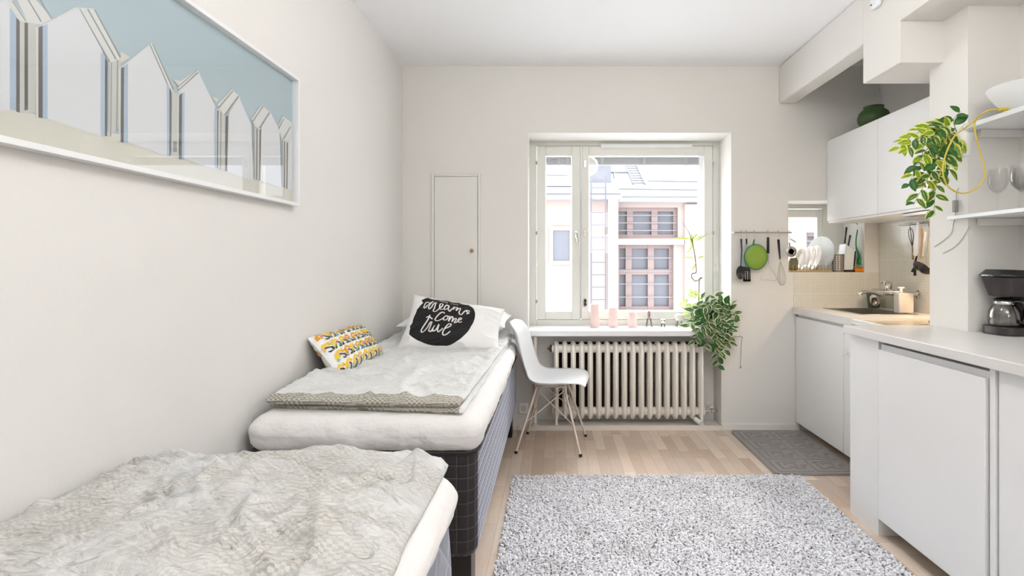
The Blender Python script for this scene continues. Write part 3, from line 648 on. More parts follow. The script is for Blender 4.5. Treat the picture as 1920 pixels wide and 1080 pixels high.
# ------------------------------------------------------------------ cloth helpers
def nz(x, y, z=0): return noise.noise(Vector((x, y, z)))
def ridge(x, y, f, sd, ang=0, st=2.5):
    c, s = cos(ang), sin(ang); a = (x*c+y*s)*f; b = (-x*s+y*c)*f*st
    w = nz(a*.6, b*.4, sd+9)*1.1
    return 1-abs(nz(a+w, b+w, sd))*2
def cloth_h(x, y, sd, amp):
    h = amp*(.8*max(0, ridge(x, y, 1.6, sd, .6, 2))**5+.5*max(0, ridge(x, y, 2.6, sd+3, -.75, 2))**5+.2*ridge(x, y, 12, sd+5, .15, 3)+.62*nz(x*14+nz(x*5, y*5, 3)*2, y*44+nz(x*6, y*6, 7)*5, sd)+.28*nz(x*34, y*95, sd))
    return h-amp*.5
def slab(m, c4, zmid, thick, r, sd, amp, nu, nv, mf=None):
    """soft folded slab: c4 = four plan corners (x,y) at (0,0),(1,0),(1,1),(0,1)"""
    c = [Vector(p) for p in c4]; wu = (c[1]-c[0]).length; wv = (c[3]-c[0]).length
    def pl(u, v): return c[0]*(1-u)*(1-v)+c[1]*u*(1-v)+c[2]*u*v+c[3]*(1-u)*v
    for sgn in (1, -1):
        def fn(u, v):
            # denser sampling towards edges
            uu = .5-.5*cos(pi*u) if sgn else u; uu = u*.5+uu*.5; vv = v*.5+(.5-.5*cos(pi*v))*.5
            d = min(uu, 1-uu)*wu; e = min(vv, 1-vv)*wv
            a = sqrt(max(0, 1-(1-min(d/r, 1))**2)); b = sqrt(max(0, 1-(1-min(e/r, 1))**2)); k = a*b
            p = pl(uu, vv)
            wob = .006*nz(p.x*9, p.y*9, sd+20)*(1 if min(a, b) < 1 else 0)
            z = zmid(p.x, p.y)+sgn*thick/2*k
            if sgn > 0: z += cloth_h(p.x, p.y, sd, amp)*min(1, k*1.0)
            return (p.x+wob, p.y+wob, z)
        m.grid(fn, nu, nv, mf=mf, flip=(sgn < 0))

def rounded_box(m, x0, x1, y0, y1, z0, z1, r, k=5, noisef=None, top_r=None, nseg=14):
    """box with rounded vertical corners and soft top/bottom edges, side grid dense enough for wrinkles"""
    per = []
    for (cx, cy, a0) in ((x1-r, y0+r, -90), (x1-r, y1-r, 0), (x0+r, y1-r, 90), (x0+r, y0+r, 180)):
        for i in range(k+1):
            a = radians(a0+90*i/k); per.append((cx, cy, cos(a), sin(a)))
    # insert intermediate points on straight runs
    pts = []
    n = len(per)
    for i in range(n):
        p = per[i]; q = per[(i+1) % n]
        P0 = Vector((p[0]+p[2]*r, p[1]+p[3]*r)); Q0 = Vector((q[0]+q[2]*r, q[1]+q[3]*r))
        L = (Q0-P0).length; c = max(1, int(L/.014)) if L > .1 else 1
        for j in range(c):
            t = j/c; pts.append((P0.lerp(Q0, t), Vector((p[2], p[3])).lerp(Vector((q[2], q[3])), t).normalized()))
    tr = top_r or r; levels = []
    for i in range(6): a = radians(90*i/5); levels.append((tr*(1-sin(a)), z0+tr*(1-cos(a))))
    for i in range(1, nseg): levels.append((0, z0+tr+(z1-z0-2*tr)*i/nseg))
    for i in range(6): a = radians(90*i/5); levels.append((tr*(1-cos(a)), z1-tr*(1-sin(a))))
    vs = []
    for (ins, z) in levels:
        for (p, nn) in pts:
            o = noisef(p.x, p.y, z, nn) if noisef else 0
            vs.append((p.x-nn.x*(ins-o), p.y-nn.y*(ins-o), z))
    N = len(pts); fs = [(i*N+j, i*N+(j+1) % N, (i+1)*N+(j+1) % N, (i+1)*N+j) for i in range(len(levels)-1) for j in range(N)]
    fs.append(tuple(range(N))[::-1]); fs.append(tuple((len(levels)-1)*N+j for j in range(N)))
    m.add(vs, fs)

def make_bed(y0, y1, label, boxmat, sd, bw=0):
    b = thing('bed', ((XL-.277)/2, (y0+y1)/2, 0), label, 'bed')
    m = MB(); bulge = lambda x, y, z, n: bw*max(0, 1-((z-.38)/.2)**2)
    rounded_box(m, XL+.018, -.277, y0, y1, .185, .575, .05, top_r=.03, noisef=bulge if bw else None); m.build('box_spring', boxmat, b, smooth=60)
    m = MB(); m.tube([(XL+.03, y0+.002, .555), (-.31, y0+.002, .555), (-.284, y0+.03, .555), (-.276, y0+.08, .555), (-.276, y1-.05, .555)], .005, 8); m.build('piping', M['print'] if boxmat == M['boxplaid'] else boxmat, b, smooth=60)
    def wf(x, y, z, n): return .004*ridge(x+y, z*.4+y*.1, 14, sd, .2, 2)+.010*nz(x*5+sd, y*5, z*9)+.006*nz(x*16, y*16, z*22+sd)+.012*(1-abs((z-.63)/.07))
    m = MB(); rounded_box(m, XL+.034, -.268, y0-.012, y1-.005, .560, .690, .055, noisef=wf, top_r=.05, nseg=6)
    m.build('mattress', M['sheet'], b, smooth=60)
    for (lx, ly) in ((-.40, y0+.03), (-.40, y1-.15), (XL+.05, y0+.03), (XL+.05, y1-.15)):
        m = MB(); m.box(lx, lx+.10, ly, ly+.10, 0, .19); m.build('leg', M['black'], b, bevel=.003)
    return b
bed1 = make_bed(1.885, 3.895, 'single bed with dark charcoal plaid box, head end by the back wall', M['boxplaid'], 1)
bed2 = make_bed(-.60, 1.42, 'nearer single bed with blue-grey diamond-quilted box, in the bottom left corner', M['boxquilt'], 5, .012)

# duvet on bed 1: folded, pale top, checked edge
def flat(z): return lambda x, y: z
m = MB()
mfu = lambda u, v: 1 if (v < .06 or u < .02) else 0
slab(m, [(XL+.05, 1.955), (-.335, 1.905), (-.285, 3.80), (XL+.03, 3.80)], lambda x, y: .729+.005*nz(x*4, y*3, 3), .038, .03, 2, .020, 90, 190, mf=mfu)
slab(m, [(XL+.06, 1.985), (-.325, 1.90), (-.295, 3.80), (XL+.03, 3.80)], lambda x, y: .702+.003*nz(x*5, 0, 8), .026, .018, 6, .004, 50, 60, mf=lambda u, v: 1 if v < .12 and u < .97 else 0)
tag(m.build('duvet', [M['duvet_top'], M['duvet_check']], smooth=180), 'folded duvet with pale top and greige checked hem, on the farther bed', 'duvet')
# duvet on bed 2
m = MB()
def z2(x, y):
    return .714+.014*nz(x*2.2, y*2.2, 31)+.006*sin(x*5+y*3)-.02*max(0, (x+.36)/.1)
slab(m, [(XL+.012, -.35), (-.275, -.35), (-.283, 1.43), (XL+.012, 1.405)], z2, .052, .04, 11, .026, 240, 520)
tag(m.build('duvet', M['duvet_near'], smooth=180), 'crumpled greige-and-white washed check duvet, in the bottom left corner', 'duvet')

# ------------------------------------------------------------------ pillows
class PillowSurf:
    def __init__(s, c, T, sd, pinch=.06, wr=.006):
        s.c = [Vector(p) for p in c]; s.T = T; s.sd = sd; s.p = pinch; s.wr = wr
        s.n = (s.c[1]-s.c[0]).cross(s.c[3]-s.c[0]).normalized()
    def pt(s, a, b, side=1, off=0):
        side *= getattr(s, 'flip', 1)
        u, v = a*2-1, b*2-1
        a2 = .5+.5*u*(1-s.p*(1-v*v)); b2 = .5+.5*v*(1-s.p*1.4*(1-u*u))
        c = s.c; p = c[0]*(1-a2)*(1-b2)+c[1]*a2*(1-b2)+c[2]*a2*b2+c[3]*(1-a2)*b2
        k = (max(0, (1-u**4)*(1-v**4)))**.6
        w = s.wr*(ridge(a*1.2, b, 2.2, s.sd, .6)**2*1.2+.6*nz(a*7, b*7, s.sd))*min(1, k*2.5)
        return p+s.n*(side*(s.T/2*k+off)+w)
    def build(s, name, mt, parent, mf=None, nu=130, nv=96):
        m = MB(); m.grid(lambda a, b: s.pt(a, b, 1), nu, nv, mf=mf); m.grid(lambda a, b: s.pt(a, b, -1), 50, 40, flip=True)
        return m.build(name, mt, parent, smooth=180)
    def patch(s, m, poly, off=.0015, rings=10, mi=0):   # star-shaped area, poly in (a,b)
        n = len(poly); cx = sum(p[0] for p in poly)/n; cy = sum(p[1] for p in poly)/n
        vs = [s.pt(cx, cy, 1, off)]
        for r in range(1, rings+1):
            t = r/rings
            for p in poly: vs.append(s.pt(cx+(p[0]-cx)*t, cy+(p[1]-cy)*t, 1, off))
        fs = [(0, 1+j, 1+(j+1) % n) for j in range(n)]
        for r in range(rings-1):
            for j in range(n):
                a = 1+r*n+j; b = 1+r*n+(j+1) % n; fs.append((a, a+n, b+n, b))
        m.add(vs, fs, mi)
    def ribbon(s, m, pts, w, off=.003, mi=0, asp=1.0, k=5, taper=False):
        pts = smoothpath([(p[0], p[1], 0) for p in pts], k); vs = []; n = len(pts)
        for i, p in enumerate(pts):
            t = pts[min(i+1, n-1)]-pts[max(i-1, 0)]; t = Vector((t.x*asp, t.y)); 
            if t.length < 1e-9: t = Vector((1, 0))
            t.normalize(); nn = Vector((-t.y/asp, t.x)); ww = w*(1-.8*i/(n-1)) if taper else w*(.75+.25*abs(t.y))
            vs += [s.pt(p.x+nn.x*ww, p.y+nn.y*ww, 1, off), s.pt(p.x-nn.x*ww, p.y-nn.y*ww, 1, off)]
        m.add(vs, [(2*i, 2*i+1, 2*i+3, 2*i+2) for i in range(n-1)], mi)

ps = PillowSurf([at(738, 664, Y=3.03), at(938, 663, Y=3.03), at(947, 580, Y=3.24), at(776, 552, Y=3.27)], .15, 4, .08, .008)
pr = thing('throw_pillow', at(840, 655, Y=3.05), 'white pillow printed with a black speech blob, leaning at the bed head', 'pillow')
def tp(x, y):
    k = (930-y)/700; xl = 150+130*k; xr = 1625+60*k
    return ((x-xl)/(xr-xl), min(1, max(0, (950-y)/(950-125-(x-300)/1300*40))))
blob = [(545,180),(600,195),(720,174),(900,174),(1060,197),(1180,240),(1260,310),(1300,420),(1290,540),(1240,660),(1160,770),(1060,860),(940,912),(820,925),(680,912),(540,880),(430,830),(350,780),(322,740),(320,670),(308,640),(335,600),(345,520),(380,420),(430,330),(470,290),(452,262),(460,235),(500,215)]
bpoly = [(p.x, p.y) for p in smoothpath([(tp(*q)[0], tp(*q)[1], 0) for q in blob], 4, closed=True)]
def inpoly(x, y, P_):
    c = False; n = len(P_)
    for i in range(n):
        x0, y0 = P_[i]; x1, y1 = P_[i-1]
        if (y0 > y) != (y1 > y) and x < (x1-x0)*(y-y0)/(y1-y0)+x0: c = not c
    return c
pb = ps.build('pillowcase', [M['pillowcase'], M['print']], pr, mf=lambda a, b: 1 if inpoly(a, b, bpoly) else 0, nu=300, nv=210)
tx = MB(); W_ = .0118
strokes = [
 [(585,290),(545,278),(515,300),(502,345),(500,382),(528,372),(568,325),(640,250)], [(640,250),(605,310),(572,370),(590,392),(625,355)],
 [(625,355),(668,285),(702,292)], [(685,300),(665,370),(650,420),(690,430),(735,375)],
 [(735,375),(785,325),(795,295),(762,292),(745,340),(760,382),(805,372)],
 [(895,310),(850,305),(818,350),(830,388),(872,355),(890,312)], [(890,312),(882,370),(905,402),(940,365)],
 [(940,365),(972,308),(958,375)], [(958,375),(995,325),(1020,325),(1005,385)], [(1005,385),(1045,345),(1070,350),(1052,420),(1088,438),(1125,390)],
 [(1125,390),(1165,362),(1215,372)], [(1165,365),(1172,390),(1205,405),(1165,422)],
 [(832,445),(800,428),(755,455),(705,515),(690,552),(720,572),(770,552),(812,520)],
 [(862,478),(822,510),(830,560),(872,545),(885,495),(858,478),(905,490)],
 [(905,490),(915,500),(898,568)], [(898,568),(938,505),(965,505),(950,572)], [(950,572),(990,520),(1018,522),(990,582),(1025,575),(1050,530)], 
 [(1040,545),(1085,525),(1095,500),(1060,508),(1045,555),(1070,575),(1105,560)],
 [(610,495),(575,580),(515,690),(508,738),(540,750),(590,680)], [(552,532),(600,522),(650,548)],
 [(590,680),(625,600),(655,600)], [(645,605),(628,680),(622,735),(660,735),(700,650)],
 [(700,650),(675,710),(690,735),(730,700),(765,640)], [(765,640),(745,705),(760,745),(795,720),(825,690)],
 [(845,700),(920,660),(945,618),(905,612),(860,680),(828,755),(845,798),(895,780),(940,735)]]
for st in strokes: ps.ribbon(tx, [tp(*p) for p in st], W_, .004, asp=1.7)
CAP = {'M': [[(0,0),(0,1),(.5,.3),(1,1),(1,0)]], 'A': [[(0,0),(.5,1),(1,0)],[(.2,.4),(.8,.4)]], 'K': [[(0,0),(0,1)],[(1,1),(0,.45),(1,0)]], 'E': [[(1,1),(0,1),(0,0),(1,0)],[(0,.5),(.8,.5)]],
       'Y': [[(0,1),(.5,.5),(1,1)],[(.5,.5),(.5,0)]], 'O': [[(.5,1),(0,.6),(0,.3),(.5,0),(1,.3),(1,.6),(.5,1)]], 'U': [[(0,1),(0,.2),(.5,0),(1,.2),(1,1)]], 'R': [[(0,0),(0,1),(.8,.9),(.8,.6),(0,.5)],[(.4,.5),(1,0)]]}
x = 748
for ch in 'MAKE YOUR':
    if ch != ' ':
        for st in CAP[ch]: ps.ribbon(tx, [tp(x+20*p[0], 252+(x-748)*.1-26*p[1]) for p in st], .0036, .006, asp=1.7, k=1)
    x += 32
tx.build('lettering', M['lettering'], pr, smooth=180)['label'] = 'white brush lettering reading make your dreams come true'

# spare pillow behind, flat
ps2 = PillowSurf([(-1.0, 3.36, .83), (-.31, 3.34, .825), (-.31, 3.84, .85), (-1.0, 3.86, .85)], .14, 9, .05, .008)
pp = thing('bed_pillow', (-.65, 3.6, .76), 'plain white bed pillow lying behind the printed pillow', 'pillow'); ps2.build('pillowcase', M['pillowcase'], pp)

# yellow floral cushion
fc = PillowSurf([at(636, 708, Y=2.36), at(718, 668, Y=2.86), at(668, 610, Y=2.93), at(576, 634, Y=2.39)], .125, 14, .05, .007)
fr_ = thing('throw_cushion', at(680, 690, Y=2.6), 'small cushion patterned with yellow flowers and dark leaves, leaning on the left wall', 'cushion')
fc.build('cushion_cover', M['pillowcase'], fr_, nu=150, nv=110)
FM = [mat('flower_yellow', (238, 202, 60), .8), mat('flower_orange', (228, 160, 48), .8), mat('leaf_ink', (38, 44, 48), .8), mat('leaf_print_green', (60, 128, 74), .8), mat('leaf_mint', (150, 190, 160), .8), mat('flower_blush', (236, 200, 176), .8)]
m = MB(); cols, rows = 9, 4
for fside, i in [(f_, i_) for f_ in (1, -1) for i_ in range(cols)]:
    fc.flip = fside
    for j in range(rows):
        a = (i+.3+(.5 if j % 2 else 0)*.9)/(cols+.0)+random.uniform(-.012, .012); b = (j+.38)/(rows-.1)
        if a > .97: continue
        sx, sy = .062, .105
        # petal arc
        fl = random.choice([0, 0, 0, 1])
        m_pts = [(a-sx, b-sy*.4), (a-sx*.85, b+sy*.5), (a-sx*.2, b+sy*1.1), (a+sx*.55, b+sy*.9), (a+sx*.8, b+sy*.2), (a+sx*.3, b+sy*.35), (a-sx*.1, b+sy*.2), (a-sx*.35, b-sy*.5)]
        m_pts = [(min(.996, max(.004, p[0])), min(.996, max(.004, p[1]))) for p in m_pts]
        fc.patch(m, m_pts, .0022, 6, fl)
        ib = [(a+sx*.45*cos(t)-.003, b+sy*.38*sin(t)+.02) for t in [k*pi/4 for k in range(8)]]
        fc.patch(m, ib, .0028, 3, 5)
        cl = lambda p: (min(.996, max(.004, p[0])), min(.996, max(.004, p[1])))
        fc.ribbon(m, [cl(p) for p in [(a-sx*.2, b+sy*.2), (a+sx*.3, b-sy*.2), (a+sx*.65, b-sy*.9)]], .0115, .0034, 2, asp=1.4)
        lf = random.choice([2, 2, 3])
        q = (a+sx*.7, b-sy*1.0)
        for (dx, dy) in ((-.9, .35), (.55, .75)):
            pl = [(q[0], q[1]), (q[0]+dx*sx*.3, q[1]+dy*sy*.05+.01), (q[0]+dx*sx*1.0, q[1]+dy*sy*1.0), (q[0]+dx*sx*.75, q[1]+dy*sy*.0-.01)]
            fc.patch(m, [cl(p) for p in pl], .003, 4, lf)
        if random.random() < .8:
            q = (a-sx*.9, b-sy*.9); pl = [(q[0], q[1]-.02), (q[0]+.02, q[1]+.01), (q[0]+.01, q[1]+.06), (q[0]-.012, q[1]+.02)]
            fc.patch(m, [cl(p) for p in pl], .003, 4, random.choice([4, 3, 4]))
fc.flip = 1
m.build('floral_print', FM, fr_, smooth=180)

# ------------------------------------------------------------------ chair
def make_chair():
    ch = thing('shell_chair', (0, 0, 0), 'white moulded shell chair on crossed metal rod legs, beside the window radiator', 'chair')
    prof = smoothpath([(.235, 0, .435), (.20, 0, .452), (.12, 0, .438), (0, 0, .418), (-.10, 0, .425), (-.165, 0, .470), (-.20, 0, .56), (-.232, 0, .67), (-.262, 0, .78), (-.285, 0, .835)], 5)
    n = len(prof)-1
    def hw(t):   # half width along the profile
        ks = [(0, .165), (.06, .205), (.2, .232), (.38, .235), (.5, .225), (.62, .205), (.8, .185), (.93, .155), (1, .075)]
        for (a, wa), (b, wb) in zip(ks, ks[1:]):
            if t <= b:
                s = (t-a)/(b-a); s = s*s*(3-2*s) if b < 1 else s**1.6 if False else s; return wa+(wb-wa)*s
        return ks[-1][1]
    def shell(off):
        def fn(u, v):
            i = min(int(u*n), n-1); f = u*n-i; p = prof[i].lerp(prof[i+1], f); t = (prof[min(i+1, n)]-prof[max(i, 0)]).normalized()
            nn = Vector((-t.z, 0, t.x)) if False else Vector((t.z, 0, -t.x))   # towards sitter/up
            s = v*2-1; w = hw(u); y = s*w
            e_ = max(0, min(1, u/.38)); e_ = e_*e_*(3-2*e_)
            curl = (abs(s)**2.4)*(.004+.05*e_)*(1 if u < .85 else max(0, (1-u)/.15)*.8+.2)
            q = p+Vector((0, y, 0))+nn*(curl+off)*(1)
            return q
        return fn
    m = MB(); m.grid(shell(0), 46, 24)
    o = m.build('seat_shell', M['plastic'], ch, smooth=180, solid=.009)
    # seat pad line: thin white cushion ring under the front lip
    m = MB()
    tops = {}; feet = {}
    for sx in (1, -1):
        for sy in (1, -1):
            top = Vector((sx*.095, sy*.085, .402)); ft = Vector((sx*.21, sy*.20, .006)); tops[sx, sy] = top; feet[sx, sy] = ft
            m = MB(); m.tube([top+Vector((0, 0, .0)), ft], .0078, 10); leg = m.build('leg', M['legpaint'], ch, smooth=60)
            m = MB(); m.tube([ft+Vector((0, 0, -.004)), ft.lerp(top, .03)], .0105, 10); m.build('foot_cap', M['black'], leg, smooth=60)
    m = MB()
    for sy in (1, -1):
        a, b = tops[1, sy], tops[-1, sy]
        m.tube(smoothpath([a, a+Vector((-.02, 0, .010)), b+Vector((.02, 0, .010)), b], 4), .0068, 8)
    m.tube([(.06, -.1, .408), (.06, .1, .408)], .006, 8); m.tube([(-.06, -.1, .408), (-.06, .1, .408)], .006, 8)
    m.build('seat_support', M['legpaint'], ch, smooth=60)
    for (k1, k2) in (((1, -1), (-1, -1)), ((-1, -1), (1, -1)), ((1, 1), (-1, 1)), ((-1, 1), (1, 1)), ((1, -1), (1, 1)), ((1, 1), (1, -1)), ((-1, 1), (-1, -1)), ((-1, -1), (-1, 1))):
        a = tops[k1]+Vector((0, 0, -.01)); b = tops[k2].lerp(feet[k2], .55)
        m = MB(); m.tube([a, b], .0034, 6); m.build('cross_brace', M['legpaint'], ch, smooth=60)
    return ch
ch = make_chair(); ch.location = (-.015, 3.605, 0); ch.rotation_euler.z = radians(-8)

# ------------------------------------------------------------------ rug and mat
def make_rug():
    x0, x1, y0, y1 = -.235, 1.41, .75, 3.065
    r = thing('rug', ((x0+x1)/2, (y0+y1)/2, 0), 'light grey shaggy rug on the parquet between bed and kitchen', 'rug')
    m = MB(); m.box(x0, x1, y0, y1, .001, .008); m.build('rug_backing', M['rugback'], r)
    vs = []; fs = []; rnd = random.Random(3)
    def region(ya, yb, sp, hh, rad):
        ny = int((yb-ya)/sp); nx = int((x1-x0)/sp)
        for j in range(ny+1):
            for i in range(nx+1):
                x = x0+(i+rnd.random())*sp*(nx/(nx+1)); y = ya+(j+rnd.random())*sp*(ny/(ny+1))
                h = hh*(.45+.8*rnd.random())*(1+.35*nz(x*9, y*9, 2)); a = rnd.random()*2*pi; l = hh*rnd.uniform(.2, .9)
                dx, dy = cos(a)*l, sin(a)*l; b = rnd.random()*pi; R = rad*rnd.uniform(.7, 1.2)
                k = len(vs)
                for (f, z, rr) in ((0, .006, .8), (.3, .006+h*.75, 1.05), (1, .006+h, .7)):
                    for q in range(4):
                        w = b+q*pi/2; vs.append((x+dx*f+cos(w)*R*rr, y+dy*f+sin(w)*R*rr, z))
                for t in (0, 4):
                    for q in range(4): fs.append((k+t+q, k+t+(q+1) % 4, k+t+4+(q+1) % 4, k+t+4+q))
                fs.append((k+8, k+9, k+10, k+11))
    region(1.75, y1, .0092, .0125, .0056); region(y0, 1.75, .016, .0125, .0095)
    m = MB(); m.v = vs; m.f = fs; m.m = [0]*len(fs)
    o = m.build('rug_pile', M['rug'], r, smooth=75); o['kind'] = 'stuff'
make_rug()

def make_mat():
    x0, x1, y0, y1 = 1.275, 1.79, 3.085, 3.885
    m = MB(); nu, nv = 130, 200
    def keyd(a, b):   # greek-key like square spiral in a unit cell, returns groove 0..1
        a, b = abs(a-.5)*2, abs(b-.5)*2; d = max(a, b); 
        return d
    def fn(u, v):
        x = x0+(x1-x0)*u; y = y0+(y1-y0)*v
        # rounded plan corners
        r = .045; cx = min(max(x, x0+r), x1-r); cy = min(max(y, y0+r), y1-r); d = Vector((x-cx, y-cy))
        if d.length > r:
            d = d.normalized()*r; x, y = cx+d.x, cy+d.y
        e = min(u*(x1-x0), (1-u)*(x1-x0), v*(y1-y0), (1-v)*(y1-y0))
        h = .013*min(1, sqrt(max(0, 1-(1-min(e/.012, 1))**2))+.15)
        if e > .028:
            ix = (x-x0-.03)/(x1-x0-.06); iy = (y-y0-.03)/(y1-y0-.06); cu = ix*2; cv = iy*4
            au, av = cu-int(cu), cv-int(cv); d = max(abs(au-.5), abs(av-.5))*2
            g = 0
            if .50 < d < .62 and not (au > .75 and av > .5): g = 1
            if .20 < d < .32 and not (au < .45 and av < .5): g = 1
            if d > .90 : g = .8
            if .62 < d < .9 and abs(av-.5) < .05 and au > .5: g = 1
            if .32 <= d <= .5 and abs(au-.5) < .07 and av < .5: g = 1
            h -= .0075*g
        elif .022 < e: h -= .005
        return (x, y, h+.0005)
    m.grid(fn, nu, nv); m.box(x0+.03, x1-.03, y0+.03, y1-.03, .0005, .003)
    tag(m.build('kitchen_mat', M['mat'], smooth=40), 'dark grey kitchen mat with embossed Greek key squares on the floor', 'mat')
make_mat()
# ------------------------------------------------------------------ kitchen: far run
fcab = thing('base_cabinet', (2.1, 3.6, 0), 'far white base cabinet with one plain door below the sink', 'cabinet')
m = MB(); m.box(1.79, 2.38, 3.15, 3.92, .075, .093); m.box(1.79, 2.38, 3.15, 3.168, .093, .856); m.box(1.79, 2.38, 3.902, 3.92, .093, .856); m.box(1.79, 1.806, 3.168, 3.902, .80, .856); m.build('body', M['cab'], fcab)
m = MB(); m.box(1.772, 1.788, 3.275, 3.918, .062, .836); m.build('door', M['cab'], fcab, bevel=.0015)
m = MB(); m.box(1.772, 1.788, 3.16, 3.268, .062, .856); fp = m.build('filler_panel', M['cab'], fcab, bevel=.0015)
m = MB(); m.lathe([(.006, 0), (.006, .012), (.012, .016), (.012, .024)], (1.772, 3.225, .69), 14, M=Matrix.Rotation(radians(-90), 4, 'Y')); m.build('knob', M['plastic'], fp, smooth=40)
m = MB(); m.box(1.95, 1.965, 3.15, 3.92, 0, .075); m.build('toe_kick', M['cab'], fcab)
ctf = MB(); hx0, hx1, hy0, hy1 = 1.93, 2.27, 3.36, 3.80
ctf.box(1.75, hx0, 3.15, 3.919, .858, .904); ctf.box(hx1, 2.383, 3.15, 3.919, .858, .904); ctf.box(hx0, hx1, 3.15, hy0, .858, .904); ctf.box(hx0, hx1, hy1, 3.919, .858, .904)
tag(ctf.build('worktop', M['counter']), 'far pale worktop with inset sink below the small window', 'worktop')
sk = thing('sink', (2.1, 3.58, .74), 'inset steel sink in the far worktop', 'sink')
m = MB(); frame_h = [(hx0-.012, hx0+.012), ]
for (a, b, c, d) in ((hx0-.012, hx0+.01, hy0-.012, hy1+.012), (hx1-.01, hx1+.012, hy0-.012, hy1+.012), (hx0, hx1, hy0-.012, hy0+.01), (hx0, hx1, hy1-.01, hy1+.012)): m.box(a, b, c, d, .9042, .9075)
m.build('rim', M['steel'], sk, bevel=.001)
m = MB(); m.box(hx0+.002, hx1-.002, hy0+.002, hy1-.002, .760, .764); m.box(hx0+.002, hx0+.005, hy0+.002, hy1-.002, .764, .905); m.box(hx1-.005, hx1-.002, hy0+.002, hy1-.002, .764, .905); m.box(hx0+.002, hx1-.002, hy0+.002, hy0+.005, .764, .905); m.box(hx0+.002, hx1-.002, hy1-.005, hy1-.002, .764, .905)
m.build('basin', M['steel'], sk)
# stove
sv = thing('stove', (2.1, 2.9, 0), 'narrow white cooker between the far worktop and the near worktop', 'stove')
m = MB(); m.box(1.79, 2.36, 2.665, 3.14, .06, .87); m.build('body', M['cab'], sv)
m = MB(); m.box(1.775, 1.79, 2.67, 3.135, .16, .70); dr = m.build('oven_door', M['cab'], sv, bevel=.002)
m = MB(); m.tube([(1.755, 2.72, .66), (1.755, 3.08, .66)], .008, 8); m.build('handle', M['steel'], dr, smooth=60)
m = MB(); m.box(1.775, 1.79, 2.67, 3.135, .72, .868); pn_ = m.build('control_panel', M['cab'], sv, bevel=.002)
for y in (2.76, 2.9, 3.04):
    m = MB(); m.lathe([(.018, 0), (.016, .018)], (1.775, y, .79), 14, M=Matrix.Rotation(radians(-90), 4, 'Y')); m.build('knob', M['plastic'], pn_, smooth=40)
m = MB(); m.box(1.75, 2.37, 2.66, 3.145, .87, .888); m.box(1.75, 1.765, 2.66, 3.145, .888, .9); m.build('hob', [M['white']], sv, bevel=.003)
m = MB(); m.box(1.78, 2.36, 2.68, 3.13, .8885, .892); m.build('hob_surface', M['hob'], sv)
for y, xx in ((2.80, 2.0), (3.0, 2.2)):
    m = MB(); m.lathe([(.075, .892), (.08, .896), (.078, .9), (.0, .9)], (xx, y, 0), 28); m.build('hotplate', M['darkmetal'], sv, smooth=40)

# ------------------------------------------------------------------ kitchen: near run
ncab = thing('base_cabinet', (1.8, 1.9, 0), 'near white base cabinet with plain doors below the near worktop', 'cabinet')
m = MB(); m.box(1.463, 1.855, 2.41, 2.64, 0, .884); m.build('side_panel', M['cab'], ncab)
m = MB(); m.box(1.50, 2.08, 1.79, 2.405, .10, .868); m.build('appliance_body', M['cab'], ncab)
m = MB(); m.box(1.470, 1.50, 1.795, 2.40, .10, .868); m.build('top_rail', M['cab'], ncab)
m = MB(); m.box(1.452, 1.468, 1.80, 2.392, .085, .845); m.build('door', M['cab'], ncab, bevel=.0015)
m = MB(); m.box(1.458, 2.08, 1.765, 1.787, 0, .884); m.build('partition_panel', M['cab'], ncab)
m = MB(); m.box(1.463, 1.479, 1.16, 1.757, .085, .884); m.build('door', M['cab'], ncab, bevel=.0015)
m = MB(); m.box(1.48, 2.08, .55, 1.762, .10, .884); m.build('body', M['cab'], ncab)
m = MB(); m.box(1.463, 1.479, .55, 1.153, .085, .884); m.build('door', M['cab'], ncab, bevel=.0015)
m = MB(); m.box(1.66, 1.675, .55, 2.40, 0, .10); m.build('toe_kick', M['cab'], ncab)
m = MB(); m.prism([(1.43, .5), (2.088, .5), (2.088, 2.398), (1.858, 2.398), (1.858, 2.645), (1.43, 2.645)], .886, .924); tag(m.build('worktop', M['counter'], bevel=.003), 'near pale worktop running past the white pillar, coffee maker on it', 'worktop')

# upper cabinets
uc = thing('wall_cabinet', (2.2, 3.6, 1.523), 'far white wall cabinet above the sink, nearest the back wall', 'cabinet', 'white wall cabinets')
m = MB(); m.box(2.022, 2.385, 3.312, 3.92, 1.535, 2.12); m.build('body', M['cab'], uc)
m = MB(); m.box(2.004, 2.020, 3.310, 3.922, 1.535, 2.123); m.build('door', M['cab'], uc, bevel=.0015)
m = MB(); m.box(2.012, 2.385, 3.312, 3.92, 1.520, 1.534); m.build('light_pelmet', M['cab'], uc)
uc = thing('wall_cabinet', (2.2, 3.0, 1.523), 'white wall cabinet above the hob, half hidden by the pillar', 'cabinet', 'white wall cabinets')
m = MB(); m.box(2.022, 2.385, 2.66, 3.308, 1.535, 2.12); m.build('body', M['cab'], uc)
m = MB(); m.box(2.004, 2.020, 2.66, 3.306, 1.535, 2.123); m.build('door', M['cab'], uc, bevel=.0015)
m = MB(); m.box(2.012, 2.385, 2.66, 3.308, 1.520, 1.534); m.build('light_pelmet', M['cab'], uc)
hd = thing('range_hood', (2.2, 2.9, 1.49), 'thin steel range hood edge under the wall cabinet by the pillar', 'hood')
m = MB(); m.box(2.03, 2.34, 2.68, 3.12, 1.498, 1.518); m.build('hood_body', M['steel'], hd, bevel=.003)
m = MB(); m.lathe([(.03, 0), (.03, .004), (.024, .006)], (2.24, 3.0, 1.4935), 18); lamp = m.build('hood_lamp', mat('lamp_glow', (255, 226, 180), .5, emis=((255, 214, 160), 12)), hd, smooth=40)
